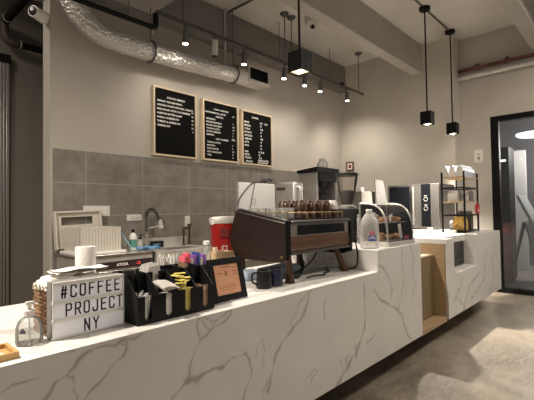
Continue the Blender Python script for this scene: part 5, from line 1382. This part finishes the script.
bm = nb(); prism(bm, [(6.28, 1.34), (6.40, 1.33), (6.41, 1.44), (6.39, 1.475), (6.37, 1.445), (6.345, 1.48), (6.32, 1.45), (6.29, 1.475), (6.275, 1.43)], 'y', 1.722, 1.744); obj('packet', bm, 'red', t)
bm = nb(); box(bm, 6.30, 6.385, 1.7205, 1.722, 1.375, 1.395); obj('mark', bm, 'lettering', t)
bm = nb(); box(bm, 5.72, 5.80, 1.85, 1.99, 1.081, 1.12, .004); single('card_box', bm, 'paper', 'small white box on the pickup counter left of the rack', 'box')
bm = nb(); lathe(bm, [(0, 0), (.03, 0), (.038, .08), (.035, .08), (.028, .005), (0, .005)], (5.55, 2.12, 1.081), 20); single('paper_cup', bm, 'paper', 'small white cup at the back of the pickup counter', 'cup', smooth=True)

# ================================================================== BEYOND THE GLASS DOOR
t = thing('ceiling_lamp', 'round white ceiling lamp glowing beyond the glass door', 'ceiling lamp', (10, 1.55, 2.93))
bm = nb(); lathe(bm, [(0, 0), (.36, 0), (.38, .02), (.38, .05), (0, .05)], (10, 1.55, 2.92), 40); obj('diffuser', bm, 'disc_glow', t, smooth=True)
bm = nb(); cyl(bm, (10, 1.55, 2.97), (10, 1.55, 3.6), .012, n=8); obj('rod', bm, 'black_metal', t)
t = thing('folding_sign', 'black A-frame chalkboard standing beyond the glass door', 'sandwich board', (8.35, 1.62, 0))
for s in (-1, 1):
    bm = nb(); 
    for y0, y1 in ((-.30, -.26), (.26, .30)): box(bm, -.012, .012, y0, y1, 0, 1.2, .002)
    box(bm, -.012, .012, -.26, .26, .18, .22); box(bm, -.012, .012, -.26, .26, 1.15, 1.2)
    xform(bm, Matrix.Translation((8.30, 1.50, 0)) @ Matrix.Rotation(1.69, 4, 'Z') @ Matrix.Translation((s*.27, 0, 0)) @ Matrix.Rotation(-s*.22, 4, 'Y')); lg = obj('leg_frame', bm, mat('sign_wood', (.09, .06, .04), .6), t)
    bm = nb(); box(bm, -.006, .006, -.255, .255, .225, 1.145); xform(bm, Matrix.Translation((8.30, 1.50, 0)) @ Matrix.Rotation(1.69, 4, 'Z') @ Matrix.Translation((s*.27, 0, 0)) @ Matrix.Rotation(-s*.22, 4, 'Y')); obj('chalkboard', bm, mat('slate', (.06, .065, .065), .7, noise=.5, nscale=7), lg)
t = thing('red_cabinet', 'dark red cabinet just behind the glass door', 'cabinet', (8.85, 2.0, 0))
bm = nb(); box(bm, 8.72, 8.98, 1.80, 2.2, 0, 1.12, .01); obj('cabinet', bm, 'red_dark', t)
bm = nb(); box(bm, 8.715, 8.72, 1.84, 2.05, .93, 1.03); box(bm, 8.75, 8.95, 1.793, 1.80, .92, 1.01); obj('plate', bm, 'red', t)
t = thing('dark_cabinet', 'tall black cabinet with a lit strip beyond the glass door', 'cabinet', (9.2, 2.3, 0))
bm = nb(); box(bm, 9.05, 9.5, 1.88, 2.5, 0, 2.62, .01); obj('cabinet', bm, 'black', t)
bm = nb(); box(bm, 9.04, 9.05, 1.93, 2.06, 2.33, 2.37); obj('lit_strip', bm, 'disc_glow', t)
t = thing('leaning_panel', 'large pale panel leaning at an angle beyond the glass door', 'panel', (9.2, 1.2, 0))
bm = nb(); box(bm, -.35, .35, -.025, .025, 0, 1.78, .006); xform(bm, Matrix.Translation((9.1, .98, .012)) @ Matrix.Rotation(math.radians(-24), 4, 'X')); obj('board', bm, mat('panel_grey', (.34, .35, .33), .5), t)
t = thing('stool', 'dark round stool beyond the glass door by the frame edge', 'stool', (8.75, .66, 0))
bm = nb(); cyl_bev(bm, (8.75, .66, .62), .17, .04); obj('seat', bm, 'black', t, smooth=True)
for a in (0, PI/2, PI, 3*PI/2):
    bm = nb(); cyl(bm, (8.75+.12*math.cos(a), .66+.12*math.sin(a), .62), (8.75+.18*math.cos(a), .66+.18*math.sin(a), 0), .014, n=10); obj('leg', bm, 'black_metal', t)

# ================================================================== LIGHT AND CAMERA
def area(name, loc, size, watts, col, aim=None, sy=None):
    l = bpy.data.lights.new(name, 'AREA'); l.energy = watts; l.color = col; l.size = size
    if sy: l.shape = 'RECTANGLE'; l.size_y = sy
    o = bpy.data.objects.new(name, l); COL.objects.link(o); o.location = loc
    if aim: o.rotation_euler = (Vector(aim)-Vector(loc)).to_track_quat('-Z', 'Y').to_euler()
    return o
# added fill lights, unseen, behind the camera and towards the shop front
for x, y, k in ((.8, -1.0, .3), (3.6, -.5, 2.3), (5.9, -.3, 3.0)): area('room_fill', (x, y, 4.0), .5, ROOM_W*k, WARM)
area('hall_fill', (.3, 4.9, 4.2), .4, HALL_W, WARM)  # added light without a fixture, lifts the dim hall
area('counter_fill', (-.35, 2.3, 3.3), .25, LEFT_W, WARM)  # added light without a body, brightens the left end of the counter top
# lamp in the vestibule
l = bpy.data.lights.new('vestibule_lamp', 'POINT'); l.energy = 150; l.color = (1, .93, .86); l.shadow_soft_size = .35
o = bpy.data.objects.new('vestibule_lamp', l); COL.objects.link(o); o.location = (10, 1.0, 2.7)

w = bpy.data.worlds.new('World'); SC.world = w; w.use_nodes = True
w.node_tree.nodes['Background'].inputs['Color'].default_value = (1, .90, .78, 1)
w.node_tree.nodes['Background'].inputs['Strength'].default_value = WORLD_S

cam = bpy.data.cameras.new('Camera'); co = bpy.data.objects.new('Camera', cam); COL.objects.link(co)
cam.sensor_width = 36; cam.lens = 402.446/534*36; cam.clip_start = .02; cam.clip_end = 60
yaw, pitch, roll = map(math.radians, (42.861, 1.537, -.816))
fw = Vector((math.cos(yaw), math.sin(yaw), 0)); rt = Vector((math.sin(yaw), -math.cos(yaw), 0)); up = Vector((0, 0, 1))
f2 = fw*math.cos(pitch)+up*math.sin(pitch); u2 = up*math.cos(pitch)-fw*math.sin(pitch)
r3 = rt*math.cos(roll)+u2*math.sin(roll); u3 = u2*math.cos(roll)-rt*math.sin(roll)
mw = Matrix((r3, u3, -f2)).transposed().to_4x4(); mw.translation = (0, 0, 1.42)
co.matrix_world = mw
SC.camera = co
SC.view_settings.view_transform = 'Standard'; SC.view_settings.look = 'None'
SC.view_settings.gamma = 1; SC.view_settings.use_curve_mapping = False
SC.view_settings.exposure = EXPOSURE
